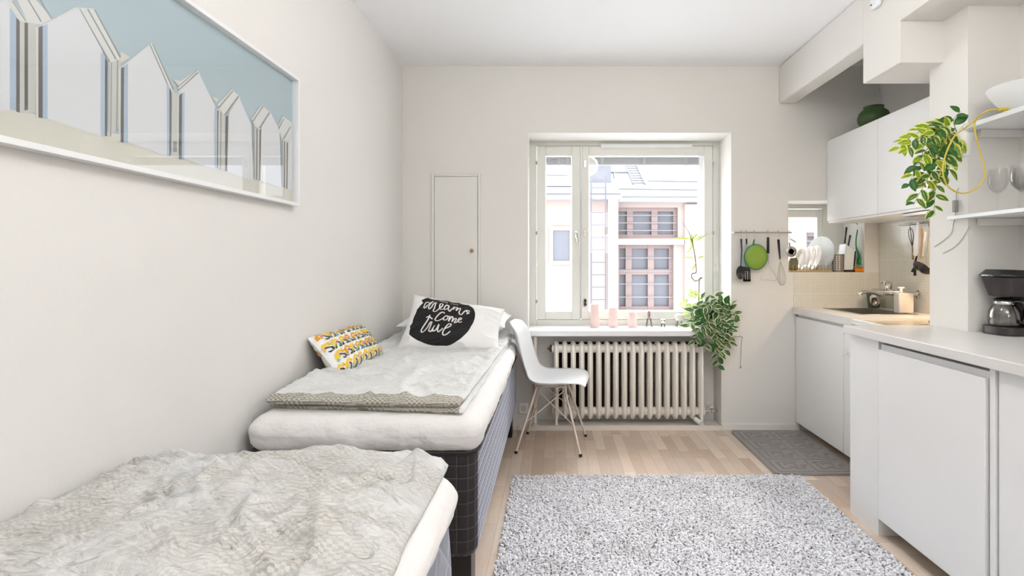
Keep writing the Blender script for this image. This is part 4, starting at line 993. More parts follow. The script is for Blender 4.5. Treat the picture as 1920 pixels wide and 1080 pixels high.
def spot(loc, power, r=.03, color=(1, .74, .47)):
    l = bpy.data.lights.new('hood_light', 'AREA'); l.shape = 'DISK'; l.size = r*2; l.energy = power; l.color = color
    o = bpy.data.objects.new('hood_light', l); o.location = loc; COL.objects.link(o); return o
spot((2.24, 3.0, 1.491), 2.6)
vs_ = MB(); vs_.lathe([(.04, 0), (.07, .02), (.095, .06), (.10, .09), (.088, .125), (.062, .148), (.058, .152), (.064, .165), (.058, .165), (.052, .15), (.0, .15)], (2.165, 3.62, 2.124), 32)
tag(vs_.build('vase', M['vase'], smooth=40), 'squat dark olive-green vase standing on top of the wall cabinet', 'vase')

# ------------------------------------------------------------------ tap, soap, tumbler
tapt = thing('kitchen_tap', (2.36, 3.62, .95), 'chrome mixer tap mounted on the tiled wall above the sink', 'tap')
T = lambda px, py, Y: at(px, py, Y=Y)
m = MB()
m.tube([(2.384, 3.50, 1.025), (2.25, 3.52, 1.03)], .014, 12); m.tube([(2.384, 3.70, 1.025), (2.25, 3.68, 1.03)], .014, 12)
m.tube([(2.25, 3.46, 1.03), (2.25, 3.76, 1.03)], .021, 14); m.lathe([(.028, 0), (.028, .008), (.015, .01)], (2.384, 3.50, 1.025), 16, M=Matrix.Rotation(radians(-90), 4, 'Y')); m.lathe([(.028, 0), (.028, .008), (.015, .01)], (2.384, 3.70, 1.025), 16, M=Matrix.Rotation(radians(-90), 4, 'Y'))
m.build('valve_body', M['chrome'], tapt, smooth=40)
m = MB(); m.lathe([(.024, 0), (.03, .02), (.032, .045), (.02, .06), (0, .062)], (2.25, 3.61, 1.045), 20); m.tube([(2.25, 3.61, 1.09), (2.2, 3.6, 1.10)], [.008, .006], 8); m.build('lever', M['chrome'], tapt, smooth=40)
m = MB(); m.tube(smoothpath([(2.25, 3.61, 1.02), (2.2, 3.59, 1.015), (2.1, 3.56, 1.035), (2.03, 3.54, 1.03), (2.02, 3.54, 1.015)], 5), [.014]*6+[.012]*15, 12); m.build('spout', M['chrome'], tapt, smooth=40)
m = MB(); m.lathe([(.02, 1.01), (.034, .99), (.03, .95), (.012, .93), (0, .93)], (2.235, 3.72, 0), 18); m.build('diverter', M['chrome'], tapt, smooth=40)
m = MB(); m.lathe([(.036, 0), (.046, .1), (.043, .1), (.034, .004), (0, .004)], (2.31, 3.86, .9045), 24); tag(m.build('tumbler', M['greenglass'], smooth=40), 'dark green glass tumbler on the worktop behind the tap', 'tumbler')
sd_ = thing('soap_dispenser', (2.325, 3.46, .9045), 'speckled white soap dispenser box on the worktop near the tap', 'dispenser')
c = at(1697, 584, Y=3.45)
m = MB(); m.box(c.x-.05, c.x+.045, 3.43, 3.49, .9045, 1.035); m.build('bottle', M['boxlabel'], sd_, bevel=.006)
m = MB(); m.tube([(c.x-.02, 3.46, 1.035), (c.x-.02, 3.46, 1.066)], .009, 10); m.box(c.x-.04, c.x+.0, 3.452, 3.468, 1.064, 1.074); m.build('pump', M['plastic'], sd_, bevel=.003)

# ------------------------------------------------------------------ rail on the back wall and what hangs from it
YH = 3.885
H = lambda px, py, Y=YH: at(px, py, Y=Y)
rail = thing('utensil_rail', H(1428, 436), 'thin steel rail on the back wall between the two windows', 'rail')
m = MB(); m.tube([H(1377, 436), H(1484, 436)], .0055, 10); m.build('bar', M['steel'], rail, smooth=60)
for px in (1377, 1478):
    m = MB(); c = H(px, 436); m.tube([c, Vector((c.x, YB-.0005, c.z))], .005, 8); m.lathe([(.012, 0), (.012, .006)], (c.x, YB-.0005, c.z), 12, M=Matrix.Rotation(radians(90), 4, 'X')); m.build('bracket', M['plastic'], rail, smooth=40)
def hook(m, px, py0, py1, mi=0):
    a = H(px, py0-1, YH-.003); b = H(px, py1, YH-.012)
    m.tube(smoothpath([a+Vector((0, .012, -.004)), a+Vector((0, .008, .007)), a+Vector((0, -.006, .004)), (a+b)/2+Vector((0, -.008, 0)), b+Vector((0, 0, -.004)), b+Vector((0, -.008, 0))], 4), .0016, 6, mi=mi)
YU = YH-.012
def hanging(name, px, label, cat, parts):
    t = thing(name, H(px, 480), label, cat)
    m = MB(); hook(m, px, 435, 449); m.build('hook', M['steel'], t, smooth=60)
    for (nm, mm, mt) in parts: mm.build(nm, mt, t, smooth=50)
    return t
q = lambda px, py: at(px, py, Y=YU)
def flatpoly(m, pts, t=.003, Y=YU): m.prism([(at(a, b, Y=Y).x, at(a, b, Y=Y).z) for a, b in pts], Y-t, Y, 'y')
# black spoon
m1 = MB(); m1.tube([q(1389.5, 448), q(1390.5, 470), q(1389, 493), q(1388.5, 500)], [.014, .010, .007, .006], 8, flat=.5)
m2 = MB(); c = q(1387.5, 511); 
for s_ in (1,): m2.lathe([(0, .0), (.02, .003), (.034, .010), (.04, .018), (.037, .018), (.02, .008), (0, .005)], (0, 0, 0), 20, M=None)
m2.v = [(c.x+p[0]*.82, c.y-.0-p[2]+.004, c.z+p[1]*1.25) for p in m2.v]
hanging('cooking_spoon', 1389.5, 'black plastic spoon, leftmost on the wall rail', 'spoon', [('handle', m1, M['black']), ('spoon_bowl', m2, M['black'])])
# black slotted turner
m1 = MB(); m1.tube([q(1399.5, 448), q(1400, 458)], [.012, .009], 8, flat=.5); m1b = MB(); m1b.tube([q(1400, 456), q(1400.5, 503)], .006, 8, flat=.4)
m2 = MB(); 
for (a, b) in ((1393, 1396), (1398, 1400.3), (1402.3, 1404.6)): flatpoly(m2, [(a, 506), (b, 506), (b+1, 527), (a-.2, 527)])
flatpoly(m2, [(1393.5, 500), (1405, 500), (1407, 508), (1393, 508)]); flatpoly(m2, [(1394, 524), (1407, 524), (1407.3, 528), (1394, 528)]); flatpoly(m2, [(1405.3, 506), (1406.8, 506), (1407.4, 527), (1405.8, 527)])
hanging('slotted_turner', 1399.5, 'black slotted turner hanging just left of the green strainer', 'turner', [('handle', m1, M['black']), ('shank', m1b, M['steel']), ('slotted_blade', m2, M['black'])])
# green splatter lid / strainer
m1 = MB(); c = q(1416.5, 482); R = .086
m1.lathe([(R*.93, 0), (R, .004), (R, .010), (R*.93, .014), (R*.9, .006)], (0, 0, 0), 40); m1.v = [(c.x+p[0], c.y-.012+p[2], c.z+p[1]*1.1) for p in m1.v]; m1.tube([q(1414, 449), q(1412, 462)], [.010, .015], 8, flat=.4)
m2 = MB(); m2.lathe([(R*.92, -.0005), (R*.86, -.007), (R*.5, -.010), (0, -.011)], (0, 0, 0), 40); m2.v = [(c.x+p[0], c.y-.012+p[2], c.z+p[1]*1.1) for p in m2.v]
hanging('strainer', 1414, 'round lime green strainer with a darker green rim on the wall rail', 'strainer', [('rim', m1, M['teal']), ('strainer_face', m2, M['lime'])])
# masher / wire turner
m1 = MB(); m1.tube([q(1440, 445), q(1440, 475)], [.014, .015], 10, flat=.6)
m2 = MB(); m2.tube([q(1440.5, 475), q(1440.5, 492)], .003, 6); m2.tube(smoothpath([q(1440.5, 490), q(1437, 503), q(1429, 515), q(1427, 524), q(1440, 525), q(1456, 525), q(1452, 512), q(1444, 503), q(1440.5, 490)], 4), .0014, 6)
hanging('wire_masher', 1440, 'wire masher with a thick black handle, left of the whisk', 'masher', [('handle', m1, M['black']), ('wire_head', m2, M['steel'])])
# whisk
m1 = MB(); m1.tube([q(1459.5, 449), q(1461, 468), q(1462.5, 486)], [.013, .010, .007], 10, flat=.7)
m2 = MB(); tp_ = q(1463, 486); bt = q(1466.5, 535)
for k in range(4):
    a = k*pi/4; d = Vector((cos(a), sin(a)*.6, 0)); pts = []
    for j in range(25):
        t = j/24*2*pi; s_ = (1-cos(t))/2; wdt = sin(t)*.042*(s_**.8); pts.append(tp_.lerp(bt, s_)+d*wdt)
    m2.tube(pts, .0012, 5)
hanging('whisk', 1459.5, 'steel balloon whisk with a black handle, right on the wall rail', 'whisk', [('handle', m1, M['black']), ('wire_loops', m2, M['steel'])])
# small sieve at rail end
m1 = MB(); c = q(1482.5, 472); m1.lathe([(.036, 0), (.04, .003), (.036, .006), (.03, .0), (.024, -.004), (.02, .0), (.016, .0)], (0, 0, 0), 28); m1.v = [(c.x+p[0], c.y-.012+p[2], c.z+p[1]) for p in m1.v]
m2 = MB(); m2.tube([q(1480, 455), q(1481, 464)], .008, 8, flat=.5); m2.tube([q(1482, 448), q(1492, 454)], .004, 6)
hanging('tea_strainer', 1480, 'small round steel tea strainer at the right end of the wall rail', 'strainer', [('strainer_rings', m1, M['steel']), ('handle', m2, M['steel'])])

# ------------------------------------------------------------------ niche of the small window
ZN = 1.1605
def onN(px, Y): return (px-CX)/F*Y
rk = thing('dish_rack', (1.9, 4.02, ZN), 'wooden dish rack tray with thin dowels in the small window niche', 'rack')
xa, xb = onN(1481, 3.95), onN(1560, 3.95)
m = MB(); m.box(xa, xb, 3.945, 4.13, ZN, ZN+.012); m.build('tray', M['gold'], rk, bevel=.002)
m = MB()
for k in range(11):
    x = xa+.03+k*(xb-xa-.05)/10
    for y in (3.965, 4.09): m.tube([(x, y, ZN+.012), (x, y, ZN+.055)], .0028, 6)
m.build('dowels', M['gold'], rk)
def disc(m, R, c, nrm, deep=.012, n=36, scal=None):
    z = Vector(nrm).normalized(); qz = z.to_track_quat('Z', 'Y').to_matrix().to_4x4()
    m.lathe([(0, 0), (R*.6, 0), (R*.68, deep*.4), (R, deep), (R, deep+.003), (R*.66, deep*.4+.005), (R*.58, .004), (0, .004)], c, n, M=qz)
wds = ['leftmost', 'second from the left', 'third from the left', 'rightmost']
for k, px in enumerate((1503, 1512, 1521, 1531)):
    m = MB(); R = .082+.004*k; Yp = 4.04
    disc(m, R, (onN(px, Yp), Yp, ZN+.013+R), (-.97, .0, .2)); tag(m.build('plate', M['porcelain'], smooth=40), 'off-white plate standing in the dish rack, %s of the four' % wds[k], 'plate', 'plates standing in the dish rack')
pl = thing('platter', (onN(1541, 4.05), 4.05, ZN), 'large patterned glass platter standing upright right of the plates', 'platter')
m = MB(); Yp = 4.05; Yp = 4.08; c = Vector((onN(1543, Yp), Yp, ZN+.013+.128)); z = Vector((-.92, -.38, .08)).normalized(); qz = z.to_track_quat('Z', 'Y').to_matrix().to_4x4()
prof = [(.085, .004), (.088, .014), (.105, .020), (.126, .024), (.128, .028), (.12, .028), (.088, .018)]
m.lathe(prof, c, 40, M=qz); m.build('rim', mat('cut_glass', (206, 208, 206), .2, .25, bump=(160, .8, .004)), pl, smooth=30)
m = MB(); m.lathe([(0, .004), (.086, .004), (.086, .009), (0, .009)], c, 40, M=qz); m.build('platter_face', M['porcelain'], pl, smooth=40)
m = MB(); xx = onN(1488, 4.0); m.lathe([(.028, ZN+.0122), (.032, ZN+.02), (.032, ZN+.085), (.024, ZN+.098), (.024, ZN+.105), (.02, ZN+.105), (0, ZN+.10)], (xx, 4.0, 0), 24); tag(m.build('storage_jar', M['olive'], smooth=40), 'small olive-brown jar at the left end of the dish rack', 'jar')
ch_ = thing('cutlery_holder', (onN(1571, 3.98), 3.98, ZN), 'perforated steel cutlery holder between the platter and the knife block', 'holder')
m = MB(); cx = onN(1571, 3.98); m.lathe([(.042, 0), (.042, .132), (.039, .132), (.039, .004), (0, .004)], (cx, 3.98, ZN+.001), 30); m.build('cup', M['darkmetal'] if False else mat('dull_steel', (132, 128, 122), .4, .8), ch_, smooth=40)
m = MB()
for r in range(7):
    for k in range(14):
        a = 2*pi*k/14; 
        if .35 < ((a/(2*pi))+.25) % 1 < .65 and False: continue
        c = Vector((cx+.0425*cos(a), 3.98+.0425*sin(a), ZN+.02+r*.016)); d = Vector((cos(a), sin(a), 0)); t = Vector((-sin(a), cos(a), 0))
        m.add([c-t*.004-Vector((0, 0, .004)), c+t*.004-Vector((0, 0, .004)), c+t*.004+Vector((0, 0, .004)), c-t*.004+Vector((0, 0, .004))], [(0, 1, 2, 3)])
m.build('perforations', M['porcelain'], ch_)
kb = thing('knife_block', (onN(1589, 4.0), 4.0, ZN), 'white-faced slanted knife block with two black-handled knives', 'knife block')
kx0, kx1 = onN(1579, 3.98), onN(1601, 3.98)
m = MB(); m.prism([(kx0, ZN+.015), (kx1-.012, ZN+.015), (kx1, ZN+.155), (kx0+.022, ZN+.21)], 3.965, 4.06, 'y'); m.build('block', M['pot'], kb, bevel=.004)
m = MB(); m.box(kx0-.004, kx1, 3.95, 4.07, ZN, ZN+.0148); m.build('base', M['black'], kb, bevel=.003)
m = MB(); m.prism([(kx1-.010, ZN+.02), (kx1-.006, ZN+.02), (kx1+.006, ZN+.155), (kx1+.002, ZN+.155)], 3.96, 4.065, 'y'); m.build('side_strip', M['black'], kb)
for n_, (p0, p1) in enumerate((((1583.5, 457), (1587, 426)), ((1590, 462), (1594, 441)))):
    kn = thing('knife', at(p0[0], p0[1], Y=4.0), ['taller black-handled knife in the knife block', 'shorter black-handled knife in the knife block'][n_], 'knife')
    m = MB(); m.tube([at(*p0, Y=4.0), at((p0[0]+p1[0])/2, (p0[1]+p1[1])/2, Y=4.0), at(*p1, Y=4.0)], [.009, .0085, .010], 10, flat=.7); m.build('handle', M['black'], kn, smooth=50)
    m = MB(); a = at(*p0, Y=4.0); d = (at(*p0, Y=4.0)-at(*p1, Y=4.0)).normalized(); m.tube([a, a+d*.03], .003, 6); m.build('bolster', M['steel'], kn)
m = MB(); sx0, sx1 = onN(1600, 3.97), onN(1618, 3.97); m.box(sx0, sx1, 3.94, 4.02, ZN+.001, ZN+.030); spg = m; 
sp_ = thing('sponge', ((sx0+sx1)/2, 3.98, ZN), 'orange sponge on the niche ledge under the green brush', 'sponge'); m.build('foam', M['orange'], sp_, bevel=.008, seg=3)
m = MB(); m.box(sx0, sx1, 3.94, 4.02, ZN+.0305, ZN+.038); m.build('scouring_pad', M['lime'], sp_, bevel=.002)
br = thing('dish_brush', at(1608, 460, Y=3.98), 'green dish brush hanging upside down in the niche above the sponge', 'brush')
m = MB(); B = lambda a, b: at(a, b, Y=3.98); m.tube(smoothpath([B(1608, 431), B(1605, 450), B(1606, 466), B(1611, 478), B(1614, 484)], 4), [.005]*8+[.007]*9, 8); m.build('handle', M['green'], br, smooth=50)
m = MB(); m.prism([(B(1610, 482).x, B(1610, 482).z), (B(1621.5, 483).x, B(1621.5, 483).z), (B(1618, 497.5).x, B(1618, 497.5).z), (B(1607.5, 494).x, B(1607.5, 494).z)], 3.965, 3.995, 'y'); m.build('head', M['green'], br, bevel=.003)
m = MB(); m.tube([B(1608, 431), B(1608.5, 417)], .0012, 5); m.build('loop', M['cord'], br)
m = MB(); m.tube([(onN(1577, 4.0), 4.02, 1.53), (2.279, 4.02, 1.53)], .004, 8); m.tube([(2.272, 4.02, 1.53), (2.2795, 4.02, 1.53)], .012, 10); tag(m.build('hanging_bar', M['steel'], smooth=50), 'thin steel bar across the top of the small window niche', 'bar')

# ------------------------------------------------------------------ utensils on the kitchen side wall
XU = 2.352
U = lambda px, py: at(px, py, X=XU)
m = MB(); m.tube([(2.362, 2.70, 1.487), (2.362, 3.66, 1.487)], .005, 8)
for y in (2.72, 3.2, 3.64): m.tube([(2.362, y, 1.487), (2.3838, y, 1.487)], .005, 8)
tag(m.build('utensil_rail', M['steel'], smooth=50), 'steel rail on the tiled side wall under the wall cabinets', 'rail')
def uhang(name, px, label, cat, parts):
    t = thing(name, U(px, 470), label, cat)
    a = U(px, 440); m = MB(); m.tube(smoothpath([(2.366, a.y, 1.493), (2.355, a.y, 1.495), (2.353, a.y, 1.475), (2.349, a.y, 1.46), (2.345, a.y, 1.468)], 4), .0015, 6); m.build('hook', M['steel'], t, smooth=60)
    for (nm, mm, mt) in parts: mm.build(nm, mt, t, smooth=50)
def line_to_hook(px, py): return U(px, py)
m1 = MB(); top = U(1707, 428); bt = U(1710.5, 462)
for k in range(3):
    a = k*pi/3; d = Vector((sin(a)*.4, cos(a), 0)); pts = []
    for j in range(21):
        t = j/20*2*pi; s_ = (1-cos(t))/2; pts.append(bt.lerp(top, s_)+d*sin(t)*.03*(s_**.6))
    m1.tube(pts, .0022, 5)
m1.tube([top, top+Vector((0, 0, .02))], .0016, 5)
m2 = MB(); m2.tube([bt, U(1711.5, 487)], [.004, .006], 8)
uhang('small_whisk', 1707, 'small dark wire whisk, farthest utensil on the side wall rail', 'whisk', [('wire_loops', m1, M['darkmetal']), ('handle', m2, M['brass'])])
def vpoly(m, pts, t=.004, X=XU): m.prism([(at(a, b, X=X).y, at(a, b, X=X).z) for a, b in pts], X-t, X, 'x')
m1 = MB(); vpoly(m1, [(1721, 415), (1724.5, 417), (1723, 477), (1719, 481), (1713.5, 478), (1716, 450)], .006, 2.345); m2 = MB(); m2.tube([at(1719, 479, X=2.343), at(1715, 496, X=2.343), at(1715.5, 517, X=2.343)], [.006, .010, .012], 8, flat=.6)
uhang('spatula', 1722, 'white flat spatula with a black handle on the side wall', 'spatula', [('blade', m1, M['plastic']), ('handle', m2, M['black'])])
m1 = MB(); vpoly(m1, [(1727, 428), (1731, 428), (1731, 447), (1727, 447)], .005, 2.34); m1.tube([at(1728.5, 446, X=2.338), at(1726.5, 484, X=2.338)], [.006, .007], 8)
uhang('wooden_spatula', 1729, 'light wooden spatula behind the white one on the side wall', 'spatula', [('spatula_body', m1, M['wood'])])
m1 = MB(); m1.tube([at(1735, 434, X=2.33), at(1730, 480, X=2.33)], [.010, .007], 8, flat=.5); m2 = MB(); c = at(1727, 497, X=2.325)
m2.lathe([(.045, 0), (.04, -.018), (.022, -.034), (0, -.04), (0, -.037), (.02, -.031), (.037, -.016), (.042, .0)], c, 24, M=Matrix.Rotation(radians(35), 4, 'Y')); m3 = MB(); m3.tube([at(1721, 492, X=2.325), at(1711, 509, X=2.325)], [.008, .011], 8, flat=.7)
uhang('skimmer', 1735, 'black mesh skimmer spoon with a pale handle beside the pillar', 'skimmer', [('handle', m1, M['plastic']), ('skimmer_bowl', m2, M['darkmetal']), ('grip', m3, M['black'])])
m1 = MB(); m1.tube([at(1742, 445, X=2.31), at(1738, 492, X=2.31)], [.006, .005], 8); m2 = MB(); c = at(1737, 503, X=2.30)
m2.lathe([(.042, 0), (.038, -.02), (.02, -.034), (0, -.037), (0, -.034), (.018, -.031), (.036, -.018), (.04, .0)], c, 24, M=Matrix.Rotation(radians(20), 4, 'Y'))
uhang('ladle', 1742, 'black ladle hanging lowest beside the pillar edge', 'ladle', [('handle', m1, M['steel']), ('ladle_bowl', m2, M['black'])])

# ------------------------------------------------------------------ shelves, bowl, glasses
sh = thing('wall_shelf', (1.96, 1.8, 1.83), 'upper white wall shelf carrying the bowl, right edge of the photo', 'shelf')
m = MB(); m.box(1.83, 2.0895, 1.2, 2.3995, 1.829, 1.849); m.build('board', M['white'], sh, bevel=.001)
m = MB(); m.box(1.90, 2.0895, 2.375, 2.3985, 1.795, 1.8285); m.build('batten', M['wall_smooth'], sh, bevel=.002)
sh = thing('wall_shelf', (1.96, 1.8, 1.434), 'lower white wall shelf carrying the wine glasses, above the coffee maker', 'shelf')
m = MB(); m.prism([(1.83, 1.2), (2.0895, 1.2), (2.0895, 2.3985), (1.857, 2.3985), (1.857, 2.487), (1.83, 2.487)], 1.434, 1.450); m.build('board', M['white'], sh, bevel=.001)
m = MB(); m.box(1.90, 2.0895, 2.375, 2.3985, 1.40, 1.4335); m.build('batten', M['wall_smooth'], sh, bevel=.002)
m = MB(); m.lathe([(.055, 0), (.065, .004), (.115, .055), (.148, .112), (.146, .114), (.142, .112), (.108, .055), (.06, .010), (0, .010)], (1.965, 2.20, 1.850), 48); tag(m.build('bowl', M['white'], smooth=40), 'large white bowl on the upper wall shelf', 'bowl')
def wine(m, c, s=1.0):
    m.lathe([(.034*s, 0), (.034*s, .001), (.004, .005), (.0035, .05*s), (.004, .085*s), (.012, .09*s), (.030*s, .108*s), (.038*s, .135*s), (.036*s, .165*s), (.032*s, .195*s), (.031*s, .195*s), (.035*s, .165*s), (.037*s, .135*s), (.029*s, .109*s), (.010, .092*s), (0, .09*s)], c, 28)
gl = [((1.94, 2.335), 'leftmost wine glass on the lower wall shelf, by the pillar'), ((2.02, 2.30), 'second wine glass from the pillar, on the lower wall shelf'), ((1.945, 2.225), 'wine glass at the shelf front, near the photo edge'), ((2.035, 2.19), 'wine glass nearest the right wall on the lower shelf')]
g0 = None
for (xy, lab) in gl:
    if g0 is None:
        m = MB(); wine(m, (0, 0, 0)); g0 = m.build('wine_glass', M['drinkglass'], smooth=40, origin=(0, 0, 0)); o = g0
    else:
        o = g0.copy(); COL.objects.link(o)
    o.location = (xy[0], xy[1], 1.4505); tag(o, lab, 'glass', 'wine glasses on the lower wall shelf')

# ------------------------------------------------------------------ coffee maker
cm = thing('coffee_maker', (1.99, 2.31, .9245), 'black drip coffee maker with glass jug on the near worktop', 'coffee maker')
zc = .9245
def rpoly(x0, x1, y0, y1, r, k=6, fr=None):
    out = []
    for (cx, cy, a0) in ((x1-r, y0+r, -90), (x1-r, y1-r, 0), (x0+r, y1-r, 90), (x0+r, y0+r, 180)):
        for i in range(k+1): a = radians(a0+90*i/k); out.append((cx+r*cos(a), cy+r*sin(a)))
    return out
m = MB(); m.prism(rpoly(1.888, 2.08, 2.232, 2.388, .05), zc, zc+.036); cb_ = m.build('base', M['darkmetal'], cm, bevel=.004)
m = MB(); m.prism(rpoly(2.02, 2.08, 2.235, 2.385, .02), zc+.036, zc+.25); m.build('water_tank', M['blackgloss'], cm, bevel=.004)
m = MB()
lo = rpoly(1.905, 2.06, 2.245, 2.375, .05); hi = rpoly(1.882, 2.08, 2.228, 2.392, .055); n = len(lo)
m.add([(p[0], p[1], zc+.165) for p in lo]+[(p[0], p[1], zc+.248) for p in hi], [tuple(range(n))[::-1], tuple(range(n, 2*n))]+[(i, (i+1) % n, n+(i+1) % n, n+i) for i in range(n)])
m.build('filter_basket', M['darkmetal'], cm, bevel=.003)
m = MB(); lid = rpoly(1.876, 2.085, 2.222, 2.396, .055); n = len(lid); cxm, cym = 1.98, 2.31
m.add([(p[0], p[1], zc+.250) for p in lid]+[(p[0], p[1], zc+.258) for p in lid]+[((p[0]-cxm)*.8+cxm, (p[1]-cym)*.8+cym, zc+.278-(p[0]-cxm)*.03) for p in lid], [tuple(range(n))[::-1], tuple(range(2*n, 3*n))]+[(i, (i+1) % n, n+(i+1) % n, n+i) for i in range(n)]+[(n+i, n+(i+1) % n, 2*n+(i+1) % n, 2*n+i) for i in range(n)])
m.build('lid', M['blackgloss'], cm, smooth=40, bevel=.002)
jc = (1.945, 2.305)
jug = MB(); jug.lathe([(.05, 0), (.056, .005), (.060, .03), (.057, .06), (.045, .085), (.034, .098), (.036, .108), (.034, .108), (.032, .098), (.043, .085), (.055, .06), (.058, .03), (.054, .007), (0, .005)], (jc[0], jc[1], zc+.038), 32)
jo = jug.build('glass_jug', M['carafe'], cm, smooth=40)
m = MB(); m.lathe([(.036, .1), (.037, .112), (.03, .118), (.012, .122), (0, .122)], (jc[0], jc[1], zc+.038), 24); m.build('jug_lid', M['black'], jo, smooth=40)
m = MB(); d = Vector((.25, -.97, 0)).normalized(); J = Vector((jc[0], jc[1], zc+.038))
m.tube(smoothpath([J+d*.034+Vector((0, 0, .104)), J+d*.06+Vector((0, 0, .108)), J+d*.083+Vector((0, 0, .09)), J+d*.088+Vector((0, 0, .05)), J+d*.075+Vector((0, 0, .02)), J+d*.06+Vector((0, 0, .022))], 5), .0075, 10, flat=1.3)
m.build('jug_handle', M['blackgloss'], jo, smooth=60)
m = MB(); m.lathe([(.0375, .092), (.0385, .095), (.0385, .103), (.0375, .105)], (jc[0], jc[1], zc+.038), 24); m.build('jug_band', M['chrome'], jo, smooth=40)

# ------------------------------------------------------------------ candles and ornaments on the sill
ZS = .7355; YS = 4.10
cnd = [(1115.5, 570, 'tallest pale pink pillar candle, leftmost on the window sill'), (1149.5, 577, 'middle-height pale pink pillar candle on the window sill'), (1185.5, 585, 'shortest pale pink pillar candle, right of the other two candles')]
flame_m = mat('candle_glow', (255, 214, 170), .5, emis=((255, 196, 140), .9))
for k, (px, pt, lab) in enumerate(cnd):
    r = .0345; h = (CZ-(pt-CY)/F*YS)-ZS; x = (px-CX)/F*YS
    t = thing('pillar_candle', (x, YS, ZS), lab, 'candle', 'pink candles on the window sill')
    m = MB(); m.lathe([(r*.97, 0), (r, .003), (r, h-.004), (r*.96, h), (r*.86, h-.002), (r*.8, h-.012), (0, h-.014)], (x, YS, ZS), 28); m.build('wax_body', M['candle'], t, smooth=40)
    m = MB(); m.tube([(x, YS, ZS+h-.014), (x+.001, YS, ZS+h-.002)], .0012, 5); m.build('wick', M['black'], t)
def stoolish(px, top, w, label, name, cat, seat_mat, back=False):
    x = (px-CX)/F*YS; t = thing(name, (x, YS, ZS), label, cat); zt = CZ-(top-CY)/F*YS
    hz = zt-ZS
    m = MB()
    for sx in (-1, 1):
        for sy in (-1, 1): m.tube([(x+sx*w*.8, YS+sy*w*.8, ZS+.001), (x+sx*w*.45, YS+sy*w*.45, ZS+hz*.5)], .0022, 6)
    m.build('legs', M['darkmetal'], t, smooth=50)
    m = MB()
    if back:
        m.lathe([(w*.2, hz*.5), (w*.75, hz*.5), (w*.8, hz*.56), (w*.6, hz*.6), (w*.3, hz*.62)], (x, YS, ZS), 16); m.lathe([(w*.34, hz*.58), (w*.45, hz*.75), (w*.4, hz*.92), (w*.2, hz), (0, hz)], (x, YS+w*.1, ZS), 14)
    else:
        m.lathe([(0, hz*.45), (w*1.0, hz*.5), (w*1.35, hz*.68), (w*1.3, hz*.88), (w*.9, hz), (0, hz)], (x, YS, ZS), 24)
    m.build('seat', seat_mat, t, smooth=50)
stoolish(1217, 583, .026, 'tiny blush model chair on the sill beside the candles', 'miniature_chair', 'ornament', M['blush'], True)
stoolish(1243, 598, .016, 'tiny round silver ornament between model chair and footed dish', 'miniature_stool', 'ornament', M['chrome'])
stoolish(1274, 589, .028, 'small white footed dish on the sill left of the plants', 'footed_dish', 'ornament', M['porcelain'])

# ------------------------------------------------------------------ plants
def leaf(m, base, d, nrm, L, Wd, mi=0, curl=.25, n=5, roundish=False):
    d = Vector(d).normalized(); nrm = Vector(nrm); s = d.cross(nrm); 
    if s.length < 1e-3: s = d.orthogonal()
    s.normalize(); nn = s.cross(d).normalized(); vs = []; uv = []
    for i in range(n+1):
        t = i/n; w = (sin(pi*t)**(.55 if roundish else .8))*Wd*(1 if roundish else (1.15-.35*t)) if 0 < t < 1 else .0005
        c = Vector(base)+d*L*t-nn*curl*L*t*t
        for k, q_ in enumerate((-1, 0, 1)):
            vs.append(c+s*w*q_+nn*(abs(q_)*w*.28)); uv.append((.5+q_*.5, t))
    fs = []
    for i in range(n):
        for k in range(2):
            a = i*3+k; fs.append((a, a+1, a+4, a+3))
    m.add(vs, fs, mi, uv)
def strand(ms, ml, pts, L, Wd, step, rnd, mi_fn, r=.002, droop=.35, camdir=Vector((-.3, -1, .2)), tip=True):
    p = smoothpath(pts, 8); ms.tube(p, [r*(1-.6*i/len(p)) for i in range(len(p))], 5); acc = 0; side = 1
    for i in range(1, len(p)):
        acc += (p[i]-p[i-1]).length
        if acc >= step:
            acc = 0; side = -side; t = (p[i]-p[i-1]).normalized(); o = t.cross(camdir).normalized()*side
            d = (o*.9+t*.5+camdir*rnd.uniform(-.1, .5)+Vector((0, 0, -droop))+Vector([rnd.uniform(-.3, .3) for _ in range(3)])).normalized()
            sc = rnd.uniform(.75, 1.15)*(1-.3*i/len(p)); nr = (camdir+Vector([rnd.uniform(-.6, .6) for _ in range(3)])+Vector((0, 0, .6)))
            leaf(ml, p[i], d, nr, L*sc, Wd*sc, mi_fn(i/len(p)), rnd.uniform(.1, .35))
rnd = random.Random(5)
hpn = thing('hanging_plant', (1.80, 2.40, 1.62), 'variegated trailing plant hanging against the white pillar', 'plant')
ms = MB(); ml = MB(); Q = lambda px, py, Y=2.33: at(px, py, Y=Y)
mf = lambda t: rnd.choice([0, 0, 0, 1, 2])
mfy = lambda t: rnd.choice([0, 1, 1, 2])
